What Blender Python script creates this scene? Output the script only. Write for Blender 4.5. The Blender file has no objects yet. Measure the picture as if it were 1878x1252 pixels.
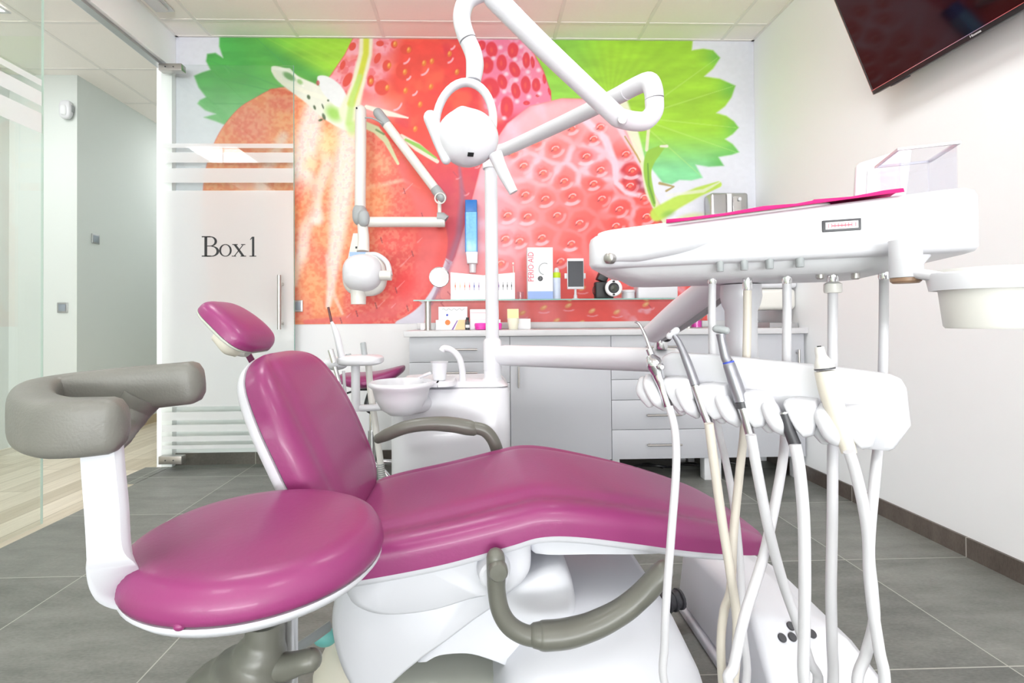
import bpy, bmesh, math, random
import numpy as np
from mathutils import Vector, Matrix
random.seed(7)
SC = bpy.context.scene
COL = SC.collection
# ------------------------------------------------------------ camera
F, CX, CY, ZC = 890.1, 900.3, 575.84, 0.984
YAW, PITCH, ROLL = -0.0267, 0.0111, -0.008
def _rot():
    cy, sy = math.cos(YAW), math.sin(YAW); cp, sp = math.cos(PITCH), math.sin(PITCH); cr, sr = math.cos(ROLL), math.sin(ROLL)
    Rz = np.array([[cy, sy, 0], [-sy, cy, 0], [0, 0, 1]]); Rx = np.array([[1, 0, 0], [0, cp, sp], [0, -sp, cp]])
    Ry = np.array([[cr, 0, sr], [0, 1, 0], [-sr, 0, cr]])
    return Ry @ Rx @ Rz
RM = _rot()
cd = bpy.data.cameras.new('camera'); cam = bpy.data.objects.new('camera', cd); COL.objects.link(cam)
cd.sensor_width = 36; cd.lens = 36 * F / 1878
cd.shift_x = (939 - CX) / 1878; cd.shift_y = (CY - 626) / 1878; cd.clip_start = 0.02
cam.matrix_world = Matrix(((RM[0][0], RM[2][0], -RM[1][0], 0), (RM[0][1], RM[2][1], -RM[1][1], 0), (RM[0][2], RM[2][2], -RM[1][2], ZC), (0, 0, 0, 1)))
SC.camera = cam
def at(px, py, Y=None, X=None, Z=None):
    """the point of the room seen at a place of the photograph, on a plane Y=, X= or Z="""
    d = RM.T @ np.array([(px - CX) / F, 1.0, -(py - CY) / F])
    t = Y / d[1] if Y is not None else (X / d[0] if X is not None else (Z - ZC) / d[2])
    return Vector((d[0] * t, d[1] * t, ZC + d[2] * t))
# ------------------------------------------------------------ room measures
YB, HC, XL, XR = 3.418, 2.972, -2.088, 1.995
YW = -5.0            # wall behind the camera
# ------------------------------------------------------------ world, lights, exposure
SC.view_settings.view_transform = 'Standard'; SC.view_settings.look = 'None'
SC.view_settings.exposure = 0.66; SC.view_settings.gamma = 1; SC.view_settings.use_curve_mapping = False
w = bpy.data.worlds.new('world'); SC.world = w; w.use_nodes = True
w.node_tree.nodes['Background'].inputs[0].default_value = (0.92, 0.96, 1, 1); w.node_tree.nodes['Background'].inputs[1].default_value = 1.0
def area(name, loc, rot, sx, sy, power, color=(1, 1, 1)):
    l = bpy.data.lights.new(name, 'AREA'); l.shape = 'RECTANGLE'; l.size = sx; l.size_y = sy; l.energy = power; l.color = color
    o = bpy.data.objects.new(name, l); COL.objects.link(o); o.location = loc; o.rotation_euler = rot
    return o
area('daylight_room_window', (-0.05, YW + 0.05, 1.5), (math.radians(90), 0, 0), 3.6, 2.2, 27, (0.97, 0.99, 1))
area('added_ceiling_uplight', (-0.05, YW + 0.06, 0.9), (math.radians(135), 0, 0), 3.6, 1.0, 185, (0.98, 0.99, 1))  # added upward lamp to brighten the ceiling, standing in for ground bounce
area('daylight_corridor_window', (-2.95, YW + 0.05, 1.5), (math.radians(95), 0, 0), 1.2, 2.2, 45, (0.97, 0.99, 1))
SC.cycles.max_bounces = 10; SC.cycles.diffuse_bounces = 6; SC.cycles.transparent_max_bounces = 24
SC.cycles.caustics_reflective = False; SC.cycles.caustics_refractive = False
SC.cycles.sample_clamp_indirect = 6
# ------------------------------------------------------------ materials
def s2l(c):
    return tuple((x / 12.92 if x <= 0.04045 else ((x + 0.055) / 1.055) ** 2.4) for x in c)
def hexc(r, g, b): return s2l((r / 255, g / 255, b / 255)) + (1,)
def mat(name, col, rough=0.5, metal=0.0, spec=0.5, coat=0.0, noise=None, bump=None, emit=None, sheen=0, trans=0, sss=0):
    m = bpy.data.materials.new(name); m.use_nodes = True; nt = m.node_tree; b = nt.nodes['Principled BSDF']
    b.inputs['Base Color'].default_value = col; b.inputs['Roughness'].default_value = rough; b.inputs['Metallic'].default_value = metal
    b.inputs['Specular IOR Level'].default_value = spec; b.inputs['Coat Weight'].default_value = coat
    b.inputs['Transmission Weight'].default_value = trans
    tc = nt.nodes.new('ShaderNodeTexCoord')
    if noise:   # (scale, amount)
        n = nt.nodes.new('ShaderNodeTexNoise'); n.inputs['Scale'].default_value = noise[0]; n.inputs['Detail'].default_value = 6
        nt.links.new(tc.outputs['Object'], n.inputs['Vector'])
        mx = nt.nodes.new('ShaderNodeMix'); mx.data_type = 'RGBA'
        a = noise[1]
        mx.inputs[6].default_value = tuple(max(0, x * (1 - a)) for x in col[:3]) + (1,)
        mx.inputs[7].default_value = tuple(min(1, x * (1 + a)) for x in col[:3]) + (1,)
        nt.links.new(n.outputs['Fac'], mx.inputs[0]); nt.links.new(mx.outputs[2], b.inputs['Base Color'])
    if bump:    # (scale, strength)
        n = nt.nodes.new('ShaderNodeTexNoise'); n.inputs['Scale'].default_value = bump[0]; n.inputs['Detail'].default_value = 4
        nt.links.new(tc.outputs['Object'], n.inputs['Vector'])
        bp = nt.nodes.new('ShaderNodeBump'); bp.inputs['Strength'].default_value = bump[1]; bp.inputs['Distance'].default_value = 0.002
        nt.links.new(n.outputs['Fac'], bp.inputs['Height']); nt.links.new(bp.outputs['Normal'], b.inputs['Normal'])
    if emit:
        b.inputs['Emission Color'].default_value = emit[0]; b.inputs['Emission Strength'].default_value = emit[1]
    return m
MT = {}
MT['wall'] = mat('painted_wall', hexc(240, 241, 243), 0.7, noise=(3, 0.012), bump=(180, 0.04))
MT['wallc'] = mat('corridor_paint', hexc(212, 217, 214), 0.7, noise=(3, 0.012))
MT['ceil'] = mat('ceiling_tile', hexc(246, 240, 235), 0.9, noise=(60, 0.02), bump=(250, 0.15))
MT['grid'] = mat('ceiling_grid', hexc(234, 229, 225), 0.6, noise=(10, 0.02))
MT['plastic'] = mat('white_plastic', hexc(214, 214, 219), 0.28, coat=0.15, noise=(4, 0.01))
MT['plastic_m'] = mat('white_moulded_cover', hexc(212, 213, 219), 0.4, noise=(4, 0.012))
MT['cream'] = mat('cream_plastic', hexc(222, 216, 203), 0.4, noise=(5, 0.02))
MT['ivory'] = mat('ivory_enamel', hexc(221, 219, 214), 0.35, noise=(5, 0.01))
MT['hose'] = mat('white_silicone_hose', hexc(205, 204, 208), 0.45, noise=(8, 0.02))
MT['hose_b'] = mat('yellowed_hose', hexc(206, 199, 188), 0.45, noise=(8, 0.03))
MT['greyplas'] = mat('grey_rubber', hexc(112, 111, 105), 0.42, noise=(30, 0.10), bump=(300, 0.25))
MT['greyarm'] = mat('grey_arm_plastic', hexc(102, 102, 94), 0.33, noise=(12, 0.04))
MT['lightgrey'] = mat('light_grey_plastic', hexc(160, 164, 166), 0.4, noise=(8, 0.02))
MT['basegrey'] = mat('grey_base_cover', hexc(186, 189, 180), 0.45, noise=(6, 0.02))
MT['magenta'] = mat('magenta_vinyl', hexc(138, 50, 104), 0.38, noise=(2.5, 0.05), bump=(120, 0.12), coat=0.1)
MT['magenta_p'] = mat('magenta_paper', hexc(204, 20, 112), 0.8, noise=(40, 0.08))
MT['chrome'] = mat('chrome', (0.75, 0.75, 0.77, 1), 0.12, 1.0, noise=(6, 0.02))
MT['steel'] = mat('brushed_steel', (0.55, 0.55, 0.56, 1), 0.3, 1.0, noise=(12, 0.05))
MT['satin'] = mat('satin_nickel', (0.50, 0.475, 0.455, 1), 0.33, 1.0, noise=(20, 0.05))
MT['hand'] = mat('handpiece_titanium', hexc(150, 150, 157), 0.32, 0.6, noise=(20, 0.04))
MT['dark'] = mat('black_plastic', (0.012, 0.012, 0.014, 1), 0.4, noise=(10, 0.1))
MT['darkgrey'] = mat('dark_grey_plastic', hexc(64, 64, 68), 0.4, noise=(10, 0.05))
MT['front'] = mat('grey_laminate', hexc(186, 187, 193), 0.45, noise=(2, 0.012))
MT['carcass'] = mat('white_laminate', hexc(222, 223, 226), 0.45, noise=(2, 0.01))
MT['wtop'] = mat('worktop_laminate', hexc(206, 205, 208), 0.35, noise=(25, 0.02))
MT['blue'] = mat('blue_plastic', hexc(20, 110, 190), 0.3, noise=(20, 0.1))
MT['bluec'] = mat('clear_blue_plastic', hexc(120, 190, 232), 0.2, noise=(60, 0.22))
MT['pbox'] = mat('white_card', hexc(232, 232, 235), 0.6, noise=(10, 0.01))
MT['orange'] = mat('orange_print', hexc(238, 130, 70), 0.6, noise=(10, 0.02))
MT['peach'] = mat('peach_print', hexc(240, 205, 160), 0.6, noise=(10, 0.02))
MT['purple'] = mat('violet_print', hexc(140, 100, 170), 0.6, noise=(10, 0.02))
MT['pink'] = mat('hot_pink_plastic', hexc(226, 60, 170), 0.35, noise=(10, 0.03))
MT['redtxt'] = mat('red_print', hexc(222, 90, 110), 0.6, noise=(10, 0.02))
MT['bluep'] = mat('blue_print', hexc(150, 175, 225), 0.6, noise=(20, 0.05))
MT['dblue'] = mat('dark_blue_print', hexc(60, 80, 190), 0.6, noise=(20, 0.05))
MT['green'] = mat('lime_print', hexc(190, 215, 40), 0.6, noise=(20, 0.05))
MT['yellow'] = mat('pale_yellow_paper', hexc(232, 226, 170), 0.6, noise=(20, 0.04))
MT['teal'] = mat('teal_plastic', hexc(120, 196, 192), 0.4, noise=(20, 0.04))
MT['brown'] = mat('stained_brown_cap', hexc(150, 120, 96), 0.4, noise=(60, 0.5))
MT['amber'] = mat('amber_light_guide', hexc(90, 40, 42), 0.25, noise=(20, 0.1))
MT['screen'] = mat('dark_screen', hexc(40, 42, 50), 0.15, noise=(3, 0.03))
MT['tvscreen'] = mat('television_screen', (0.006, 0.002, 0.003, 1), 0.06, spec=0.45, noise=(3, 0.03))
MT['led'] = mat('led_panel', (1, 1, 1, 1), 0.5, emit=((0.98, 0.99, 1, 1), 11.0))
MT['film'] = None
def fresnel_ior(nt, f):
    g = nt.nodes.new('ShaderNodeNewGeometry'); m = nt.nodes.new('ShaderNodeMapRange'); m.inputs[3].default_value = 1.5; m.inputs[4].default_value = 1 / 1.5
    nt.links.new(g.outputs['Backfacing'], m.inputs[0]); nt.links.new(m.outputs[0], f.inputs['IOR'])
def thin_glass(name, tint, refl=1.0, base=0.02):
    m = bpy.data.materials.new(name); m.use_nodes = True; nt = m.node_tree; nt.nodes.clear()
    o = nt.nodes.new('ShaderNodeOutputMaterial'); t = nt.nodes.new('ShaderNodeBsdfTransparent'); t.inputs[0].default_value = tint
    g = nt.nodes.new('ShaderNodeBsdfGlossy'); g.inputs['Roughness'].default_value = 0.01
    f = nt.nodes.new('ShaderNodeFresnel'); fresnel_ior(nt, f)
    n = nt.nodes.new('ShaderNodeTexNoise'); n.inputs['Scale'].default_value = 2
    mu = nt.nodes.new('ShaderNodeMath'); mu.operation = 'MULTIPLY'; mu.inputs[1].default_value = refl
    mx = nt.nodes.new('ShaderNodeMixShader'); nt.links.new(f.outputs[0], mu.inputs[0]); nt.links.new(mu.outputs[0], mx.inputs[0])
    nt.links.new(t.outputs[0], mx.inputs[1]); nt.links.new(g.outputs[0], mx.inputs[2]); nt.links.new(mx.outputs[0], o.inputs[0])
    nt.nodes.remove(n)
    return m
MT['glass'] = thin_glass('clear_glass', (0.955, 0.975, 0.962, 1))
MT['glass_e'] = mat('glass_edge', hexc(128, 170, 160), 0.15, noise=(5, 0.05))
MT['glass_l'] = mat('bright_glass_edge', hexc(198, 216, 208), 0.15, noise=(5, 0.05))
MT['acrylic'] = thin_glass('clear_acrylic', (0.95, 0.95, 0.97, 1), 0.55)
def film_mat():
    m = bpy.data.materials.new('frosted_film'); m.use_nodes = True; nt = m.node_tree; nt.nodes.clear()
    o = nt.nodes.new('ShaderNodeOutputMaterial')
    r = nt.nodes.new('ShaderNodeBsdfRefraction'); r.inputs['Roughness'].default_value = 0.30; r.inputs['IOR'].default_value = 1.12; r.inputs['Color'].default_value = (.95, .96, .97, 1)
    d = nt.nodes.new('ShaderNodeBsdfDiffuse'); d.inputs[0].default_value = hexc(250, 251, 252)
    tl = nt.nodes.new('ShaderNodeBsdfTranslucent'); tl.inputs[0].default_value = hexc(250, 251, 252)
    g = nt.nodes.new('ShaderNodeBsdfGlossy'); g.inputs['Roughness'].default_value = 0.03
    f = nt.nodes.new('ShaderNodeFresnel'); fresnel_ior(nt, f)
    tr = nt.nodes.new('ShaderNodeBsdfTransparent')
    a = nt.nodes.new('ShaderNodeMixShader'); a.inputs[0].default_value = 0.40
    b = nt.nodes.new('ShaderNodeMixShader'); b.inputs[0].default_value = 0.60
    e = nt.nodes.new('ShaderNodeMixShader'); e.inputs[0].default_value = 0.88
    c = nt.nodes.new('ShaderNodeMixShader')
    L = nt.links.new
    L(d.outputs[0], a.inputs[1]); L(tl.outputs[0], a.inputs[2]); L(r.outputs[0], e.inputs[1]); L(tr.outputs[0], e.inputs[2]); L(e.outputs[0], b.inputs[1]); L(a.outputs[0], b.inputs[2])
    L(f.outputs[0], c.inputs[0]); L(b.outputs[0], c.inputs[1]); L(g.outputs[0], c.inputs[2]); L(c.outputs[0], o.inputs[0])
    return m
MT['film'] = film_mat()
def tile_mat(name, c1, c2, grout, x0, y0, t, gw, planks=False):
    m = bpy.data.materials.new(name); m.use_nodes = True; nt = m.node_tree; b = nt.nodes['Principled BSDF']; L = nt.links.new
    g = nt.nodes.new('ShaderNodeNewGeometry'); s = nt.nodes.new('ShaderNodeSeparateXYZ'); L(g.outputs['Position'], s.inputs[0])
    def math_(op, a, bb=None):
        n = nt.nodes.new('ShaderNodeMath'); n.operation = op
        for i, v in enumerate((a, bb)):
            if v is None: continue
            if isinstance(v, (int, float)): n.inputs[i].default_value = v
            else: L(v, n.inputs[i])
        return n.outputs[0]
    def linef(out, off, per):
        u = math_('SUBTRACT', out, off); u = math_('DIVIDE', u, per); fr = math_('FRACT', u); fr = math_('SUBTRACT', fr, 0.5); fr = math_('ABSOLUTE', fr)
        return math_('GREATER_THAN', fr, 0.5 - gw / per / 2), math_('FLOOR', u)
    mp = nt.nodes.new('ShaderNodeMapping'); mp.inputs['Scale'].default_value = (1.2, 3.4, 1) if not planks else (26, 1.6, 1)
    L(g.outputs['Position'], mp.inputs[0])
    n = nt.nodes.new('ShaderNodeTexNoise'); n.inputs['Scale'].default_value = 3.0 if not planks else 1.0; n.inputs['Detail'].default_value = 9; n.inputs['Roughness'].default_value = 0.65
    L(mp.outputs[0], n.inputs['Vector'])
    n2 = nt.nodes.new('ShaderNodeTexNoise'); n2.inputs['Scale'].default_value = 60; n2.inputs['Detail'].default_value = 3; L(mp.outputs[0], n2.inputs['Vector'])
    lx, fx = linef(s.outputs[0], x0, t[0]); ly, fy = linef(s.outputs[1], y0, t[1])
    if planks:
        wn0 = nt.nodes.new('ShaderNodeTexWhiteNoise'); wn0.noise_dimensions = '1D'; L(fx, wn0.inputs['W'])
        sh = math_('MULTIPLY', wn0.outputs[0], 3.0); yy = math_('ADD', s.outputs[1], sh); ly, fy = linef(yy, y0, t[1])
    cb = nt.nodes.new('ShaderNodeCombineXYZ'); L(fx, cb.inputs[0]); L(fy, cb.inputs[1])
    wn = nt.nodes.new('ShaderNodeTexWhiteNoise'); wn.noise_dimensions = '3D'; L(cb.outputs[0], wn.inputs['Vector'])
    k = math_('ADD', math_('MULTIPLY', n.outputs['Fac'], 1.0), math_('MULTIPLY', math_('SUBTRACT', n2.outputs['Fac'], 0.5), 0.45))
    k = math_('ADD', k, math_('MULTIPLY', math_('SUBTRACT', wn.outputs[0], 0.5), 0.25 if not planks else 0.5))
    rp = nt.nodes.new('ShaderNodeMapRange'); rp.inputs[1].default_value = 0.2; rp.inputs[2].default_value = 0.8; L(k, rp.inputs[0])
    mx = nt.nodes.new('ShaderNodeMix'); mx.data_type = 'RGBA'; mx.inputs[6].default_value = c1; mx.inputs[7].default_value = c2; L(rp.outputs[0], mx.inputs[0])
    ln = math_('MAXIMUM', lx, ly)
    m2 = nt.nodes.new('ShaderNodeMix'); m2.data_type = 'RGBA'; L(ln, m2.inputs[0]); L(mx.outputs[2], m2.inputs[6]); m2.inputs[7].default_value = grout
    L(m2.outputs[2], b.inputs['Base Color']); b.inputs['Roughness'].default_value = 0.42 if not planks else 0.35
    bp = nt.nodes.new('ShaderNodeBump'); bp.inputs['Strength'].default_value = 0.15; bp.inputs['Distance'].default_value = 0.003
    L(n.outputs['Fac'], bp.inputs['Height']); L(bp.outputs[0], b.inputs['Normal'])
    return m
MT['floor'] = tile_mat('grey_floor_tile', hexc(90, 92, 88), hexc(138, 139, 134), hexc(176, 176, 168), -1.5434, 1.3335, (0.6047, 0.6047), 0.004)
MT['wood'] = tile_mat('pale_wood_planks', hexc(186, 174, 152), hexc(226, 216, 198), hexc(140, 128, 106), -2.2, 0.2, (0.15, 1.2), 0.003, True)
MT['base'] = tile_mat('skirting_tile', hexc(70, 62, 57), hexc(112, 102, 95), hexc(180, 174, 168), -1.5434, 1.3335, (0.6047, 0.6047), 0.004)
MT['woodb'] = mat('wooden_skirting', hexc(186, 170, 140), 0.5, noise=(14, 0.08))
# ------------------------------------------------------------ mesh helpers
WL = {}
def world(o): return WL.get(o.name, Vector((0, 0, 0)))
class MB:
    def __init__(s): s.v = []; s.f = []; s.sm = True
    def add(s, vs, fs):
        k = len(s.v); s.v += [Vector(x) for x in vs]; s.f += [tuple(i + k for i in f) for f in fs]; return s
    def box(s, x0, x1, y0, y1, z0, z1):
        return s.add([(x0, y0, z0), (x1, y0, z0), (x1, y1, z0), (x0, y1, z0), (x0, y0, z1), (x1, y0, z1), (x1, y1, z1), (x0, y1, z1)],
                     [(0, 3, 2, 1), (4, 5, 6, 7), (0, 1, 5, 4), (1, 2, 6, 5), (2, 3, 7, 6), (3, 0, 4, 7)])
    def obox(s, c, u, v, w_):
        """box about centre c with half-axis vectors u, v, w"""
        c, u, v, w_ = map(Vector, (c, u, v, w_)); P = [c + a * u + b * v + d * w_ for d in (-1, 1) for a, b in ((-1, -1), (1, -1), (1, 1), (-1, 1))]
        return s.add(P, [(0, 3, 2, 1), (4, 5, 6, 7), (0, 1, 5, 4), (1, 2, 6, 5), (2, 3, 7, 6), (3, 0, 4, 7)])
    def prism(s, pts, d):
        """polygon pts (3-D) pushed along vector d"""
        pts = [Vector(p) for p in pts]; d = Vector(d); n = len(pts)
        return s.add(pts + [p + d for p in pts], [tuple(range(n))[::-1], tuple(range(n, 2 * n))] + [(i, (i + 1) % n, n + (i + 1) % n, n + i) for i in range(n)])
    def loft(s, rings, closed=True, cap=True):
        n = len(rings[0]); vs = [p for r in rings for p in r]; fs = []
        m = n if closed else n - 1
        for a in range(len(rings) - 1):
            for i in range(m): fs.append((a * n + i, a * n + (i + 1) % n, (a + 1) * n + (i + 1) % n, (a + 1) * n + i))
        if cap: fs += [tuple(range(n))[::-1], tuple((len(rings) - 1) * n + i for i in range(n))]
        return s.add(vs, fs)
    def tube(s, path, r, n=16, smooth=True, flat=1.0, up=None, sub=6, sq=1.0, capround=False, capk=1.0):
        path = [Vector(p) for p in path]; rr = r if isinstance(r, (list, tuple)) else [r] * len(path)
        if smooth and len(path) > 2:
            q = []; qr = []
            for i in range(len(path) - 1):
                p0 = path[max(i - 1, 0)]; p1 = path[i]; p2 = path[i + 1]; p3 = path[min(i + 2, len(path) - 1)]
                for k in range(sub):
                    t = k / sub
                    q.append(0.5 * ((2 * p1) + (p2 - p0) * t + (2 * p0 - 5 * p1 + 4 * p2 - p3) * t * t + (3 * p1 - p0 - 3 * p2 + p3) * t ** 3))
                    qr.append(rr[i] + (rr[i + 1] - rr[i]) * (t * t * (3 - 2 * t)))
            q.append(path[-1]); qr.append(rr[-1]); path, rr = q, qr
        if capround:
            def ends(p, d, r0, flip):
                o = [(p + d * r0 * capk * math.sin(a), max(r0 * math.cos(a), r0 * 0.05)) for a in [math.radians(x) for x in (25, 50, 70, 86)]]
                return o[::-1] if flip else o
            d0 = (path[0] - path[1]).normalized(); d1 = (path[-1] - path[-2]).normalized()
            a = ends(path[0], d0, rr[0], True); b = ends(path[-1], d1, rr[-1], False)
            path = [x[0] for x in a] + list(path) + [x[0] for x in b]; rr = [x[1] for x in a] + list(rr) + [x[1] for x in b]
        T = [(path[min(i + 1, len(path) - 1)] - path[max(i - 1, 0)]).normalized() for i in range(len(path))]
        U = Vector(up) if up else (Vector((0, 1, 0)) if abs(T[0].y) < 0.8 else Vector((0, 0, 1)))
        rings = []
        for p, t, r0 in zip(path, T, rr):
            if up: U = Vector(up)
            A = (U - t * U.dot(t)).normalized(); B = t.cross(A); U = A
            ring = []
            for k in range(n):
                c, d = math.cos(2 * math.pi * k / n), math.sin(2 * math.pi * k / n)
                if sq != 1.0: c = math.copysign(abs(c) ** sq, c); d = math.copysign(abs(d) ** sq, d)
                ring.append(p + A * (c * r0) + B * (d * r0 * flat))
            rings.append(ring)
        return s.loft(rings)
    def lathe(s, prof, c, n=32, axis=(0, 0, 1), sx=1.0, sy=1.0, cap=True):
        """prof: (radius, height) pairs about axis through c"""
        ax = Vector(axis).normalized(); A = ax.orthogonal().normalized() if abs(ax.z) < 0.999 else Vector((1, 0, 0)); B = ax.cross(A); c = Vector(c)
        return s.loft([[c + ax * h + A * (max(r, 1e-4) * sx * math.cos(2 * math.pi * k / n)) + B * (max(r, 1e-4) * sy * math.sin(2 * math.pi * k / n)) for k in range(n)] for r, h in prof], cap=cap)
    def ball(s, c, rx, ry, rz, n=24, m=14, rot=None, e=1.0):
        c = Vector(c); rings = []
        for j in range(m + 1):
            a = -math.pi / 2 + math.pi * j / m; ca = max(math.cos(a), 1e-3) ** e; sa = math.copysign(abs(math.sin(a)) ** e, math.sin(a)); ring = []
            for k in range(n):
                b = 2 * math.pi * k / n; cb, sb = math.cos(b), math.sin(b)
                cb = math.copysign(abs(cb) ** e, cb); sb = math.copysign(abs(sb) ** e, sb)
                v = Vector((rx * ca * cb, ry * ca * sb, rz * sa)); ring.append(c + (rot @ v if rot else v))
            rings.append(ring)
        return s.loft(rings)
    def grid(s, P):
        n, m = len(P), len(P[0])
        return s.add([p for r in P for p in r], [(i * m + j, i * m + j + 1, (i + 1) * m + j + 1, (i + 1) * m + j) for i in range(n - 1) for j in range(m - 1)])
    def build(s, name, material, parent=None, bevel=0, seg=3, angle=38, flat=False, subsurf=0, solid=0):
        me = bpy.data.meshes.new(name)
        xs = [p.x for p in s.v]; ys = [p.y for p in s.v]; zs = [p.z for p in s.v]
        c = Vector(((min(xs) + max(xs)) / 2, (min(ys) + max(ys)) / 2, (min(zs) + max(zs)) / 2 if parent else min(zs)))
        me.from_pydata([p - c for p in s.v], [], s.f)
        bm = bmesh.new(); bm.from_mesh(me)
        if not flat or bevel: bmesh.ops.recalc_face_normals(bm, faces=bm.faces)
        if bevel:
            ed = [e for e in bm.edges if len(e.link_faces) == 2 and e.calc_face_angle(0) > 0.45]
            bmesh.ops.bevel(bm, geom=ed, offset=bevel, segments=seg, profile=0.5, affect='EDGES', clamp_overlap=True)
        bm.to_mesh(me); bm.free()
        for p in me.polygons: p.use_smooth = not flat
        if not flat: me.set_sharp_from_angle(angle=math.radians(angle))
        me.materials.append(MT[material] if isinstance(material, str) else material)
        o = bpy.data.objects.new(name, me); COL.objects.link(o)
        WL[o.name] = c
        if parent: o.parent = parent; o.location = c - world(parent)
        else: o.location = c
        if subsurf:
            md = o.modifiers.new('sub', 'SUBSURF'); md.levels = subsurf; md.render_levels = subsurf
        return o
def tag(o, label, cat=None, group=None, kind=None):
    if label: o['label'] = label
    if cat: o['category'] = cat
    if group: o['group'] = group
    if kind: o['kind'] = kind
    return o
def thing(name, loc, label, cat, group=None):
    o = bpy.data.objects.new(name, None); COL.objects.link(o); o.location = loc; o.empty_display_size = 0.05
    WL[o.name] = Vector(loc); return tag(o, label, cat, group)
def struct(mb, name, m, **k):
    par = k.pop('parent', None); o = mb.build(name, m, par, **k)
    if not par: o['kind'] = 'structure'
    return o
def box(x0, x1, y0, y1, z0, z1): return MB().box(x0, x1, y0, y1, z0, z1)
def ipath(pts, Y):
    """path from (px, py[, Y]) triples"""
    return [at(p[0], p[1], p[2] if len(p) > 2 else Y) for p in pts]
def text_mesh(s, size, ext=0.0005):
    cu = bpy.data.curves.new('lettering', 'FONT'); cu.body = s; cu.size = size; cu.extrude = ext; cu.align_x = 'CENTER'; cu.align_y = 'CENTER'; cu.resolution_u = 3
    t = bpy.data.objects.new('lettering', cu); COL.objects.link(t); bpy.context.view_layer.update()
    me = bpy.data.meshes.new_from_object(t); vs = [v.co.copy() for v in me.vertices]; fs = [tuple(p.vertices) for p in me.polygons]
    bpy.data.objects.remove(t); bpy.data.meshes.remove(me); return vs, fs
def text(s, size, c, u, v, name, m, parent, sx=1.0):
    """lettering centred on c, reading along u, upright along v"""
    vs, fs = text_mesh(s, size); u = Vector(u).normalized(); v = Vector(v).normalized(); n = u.cross(v); c = Vector(c)
    mb = MB(); mb.add([c + u * p.x * sx + v * p.y + n * p.z for p in vs], fs)
    return mb.build(name, m, parent, flat=True)
def interp(tab, x):
    tab = np.array(tab, float); return [float(np.interp(x, tab[:, 0], tab[:, i])) for i in range(1, tab.shape[1])]
def smooth_tab(tab, n=48):
    tab = np.array(tab, float); t = np.linspace(0, len(tab) - 1, n); out = []
    for tt in t:
        i = min(int(tt), len(tab) - 2); f = tt - i; p0 = tab[max(i - 1, 0)]; p1 = tab[i]; p2 = tab[i + 1]; p3 = tab[min(i + 2, len(tab) - 1)]
        out.append(0.5 * (2 * p1 + (p2 - p0) * f + (2 * p0 - 5 * p1 + 4 * p2 - p3) * f * f + (3 * p1 - p0 - 3 * p2 + p3) * f ** 3))
    return out
def cushion(mb, tab, yc, n=40, ey=0.55, ez=0.55, crease=0.0, n_st=60, bottom=0.0):
    """tab rows: x, z of the edge line, half width (Y), thickness, normal x, normal z"""
    st = smooth_tab(tab, n_st); rings = []
    for x, z, w_, th, nx, nz in st:
        w_ = max(w_, 0.002); th = max(th, 0.002); L = math.hypot(nx, nz); nx /= L; nz /= L; ring = []
        for k in range(n + 1):
            a = math.pi * k / n; c, s_ = math.cos(a), math.sin(a)
            y = w_ * math.copysign(abs(c) ** ey, c); h = th * (abs(s_) ** ez)
            t = abs(y) / w_
            h -= crease * math.exp(-((t - 0.74) / 0.09) ** 2) * min(1, th / 0.06)
            ring.append((x + nx * h, yc + y, z + nz * h))
        for k in range(1, 8):
            y = -w_ + 2 * w_ * k / 8; h = -bottom * math.sin(math.pi * k / 8)
            ring.append((x + nx * h, yc + y, z + nz * h))
        rings.append(ring)
    return mb.loft(rings)
# ============================================================ THE SETTING
B = MB
struct(box(XL - 0.01, XR + 0.1, YW - 0.1, YB + 0.1, -0.1, 0), 'floor', 'floor', flat=True)
struct(box(-4.2, XL - 0.01, YW - 0.1, 8.2, -0.1, 0), 'floor_corridor', 'wood', flat=True)
struct(box(XL - 0.17, XL - 0.01, 3.02, 3.36, 0, 0.002), 'floor_threshold', 'floor', flat=True)
struct(box(-4.2, XR + 0.1, YW - 0.1, 8.2, HC, HC + 0.1), 'ceiling', 'ceil', flat=True)
g = MB()
X0 = -1.844
yr = at(299, 36, Z=HC).y
for k in range(-1, 8):
    x = X0 + 0.6 * k
    if XL < x < XR: g.box(x - 0.012, x + 0.012, YW, YB, HC - 0.004, HC)
k = 0
y = yr
while y > YW: g.box(XL, XR, y - 0.012, y + 0.012, HC - 0.0033, HC); y -= 0.6
g.box(XL, XR, YB - 0.02, YB, HC - 0.005, HC); g.box(XR - 0.02, XR, YW, YB, HC - 0.005, HC); g.box(XL, XL + 0.02, YW, YB, HC - 0.005, HC)
struct(g, 'trim_1', 'grid', flat=True)
g = MB(); xc = at(200, 135, Z=HC).x
for k in range(-4, 3):
    x = xc + 0.6 * k
    if -3.72 < x < XL - 0.12: g.box(x - 0.012, x + 0.012, YW, 8, HC - 0.004, HC)
y = 3.264 - 0.6 * 13
while y < 8: g.box(-3.73, XL - 0.1, y - 0.012, y + 0.012, HC - 0.0033, HC); y += 0.6
struct(g, 'trim_2', 'grid', flat=True)
struct(box(-2.17, XR + 0.1, YB, YB + 0.1, 0, HC), 'wall_back', 'wall', flat=True)
struct(box(XR, XR + 0.1, YW - 0.1, YB + 0.1, 0, HC), 'wall_right', 'wall', flat=True)
# left wall: beam over the glass and the stub by the hinge
g = box(-2.19, XL, YW, YB, 2.73, HC); g.box(-2.19, XL, 3.37, YB + 0.1, 0, 2.73)
struct(g, 'wall_left', 'wall', flat=True)
struct(box(-2.165, -2.115, YW, 3.34, 2.712, 2.73), 'trim_3', 'steel', flat=True)
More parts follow.
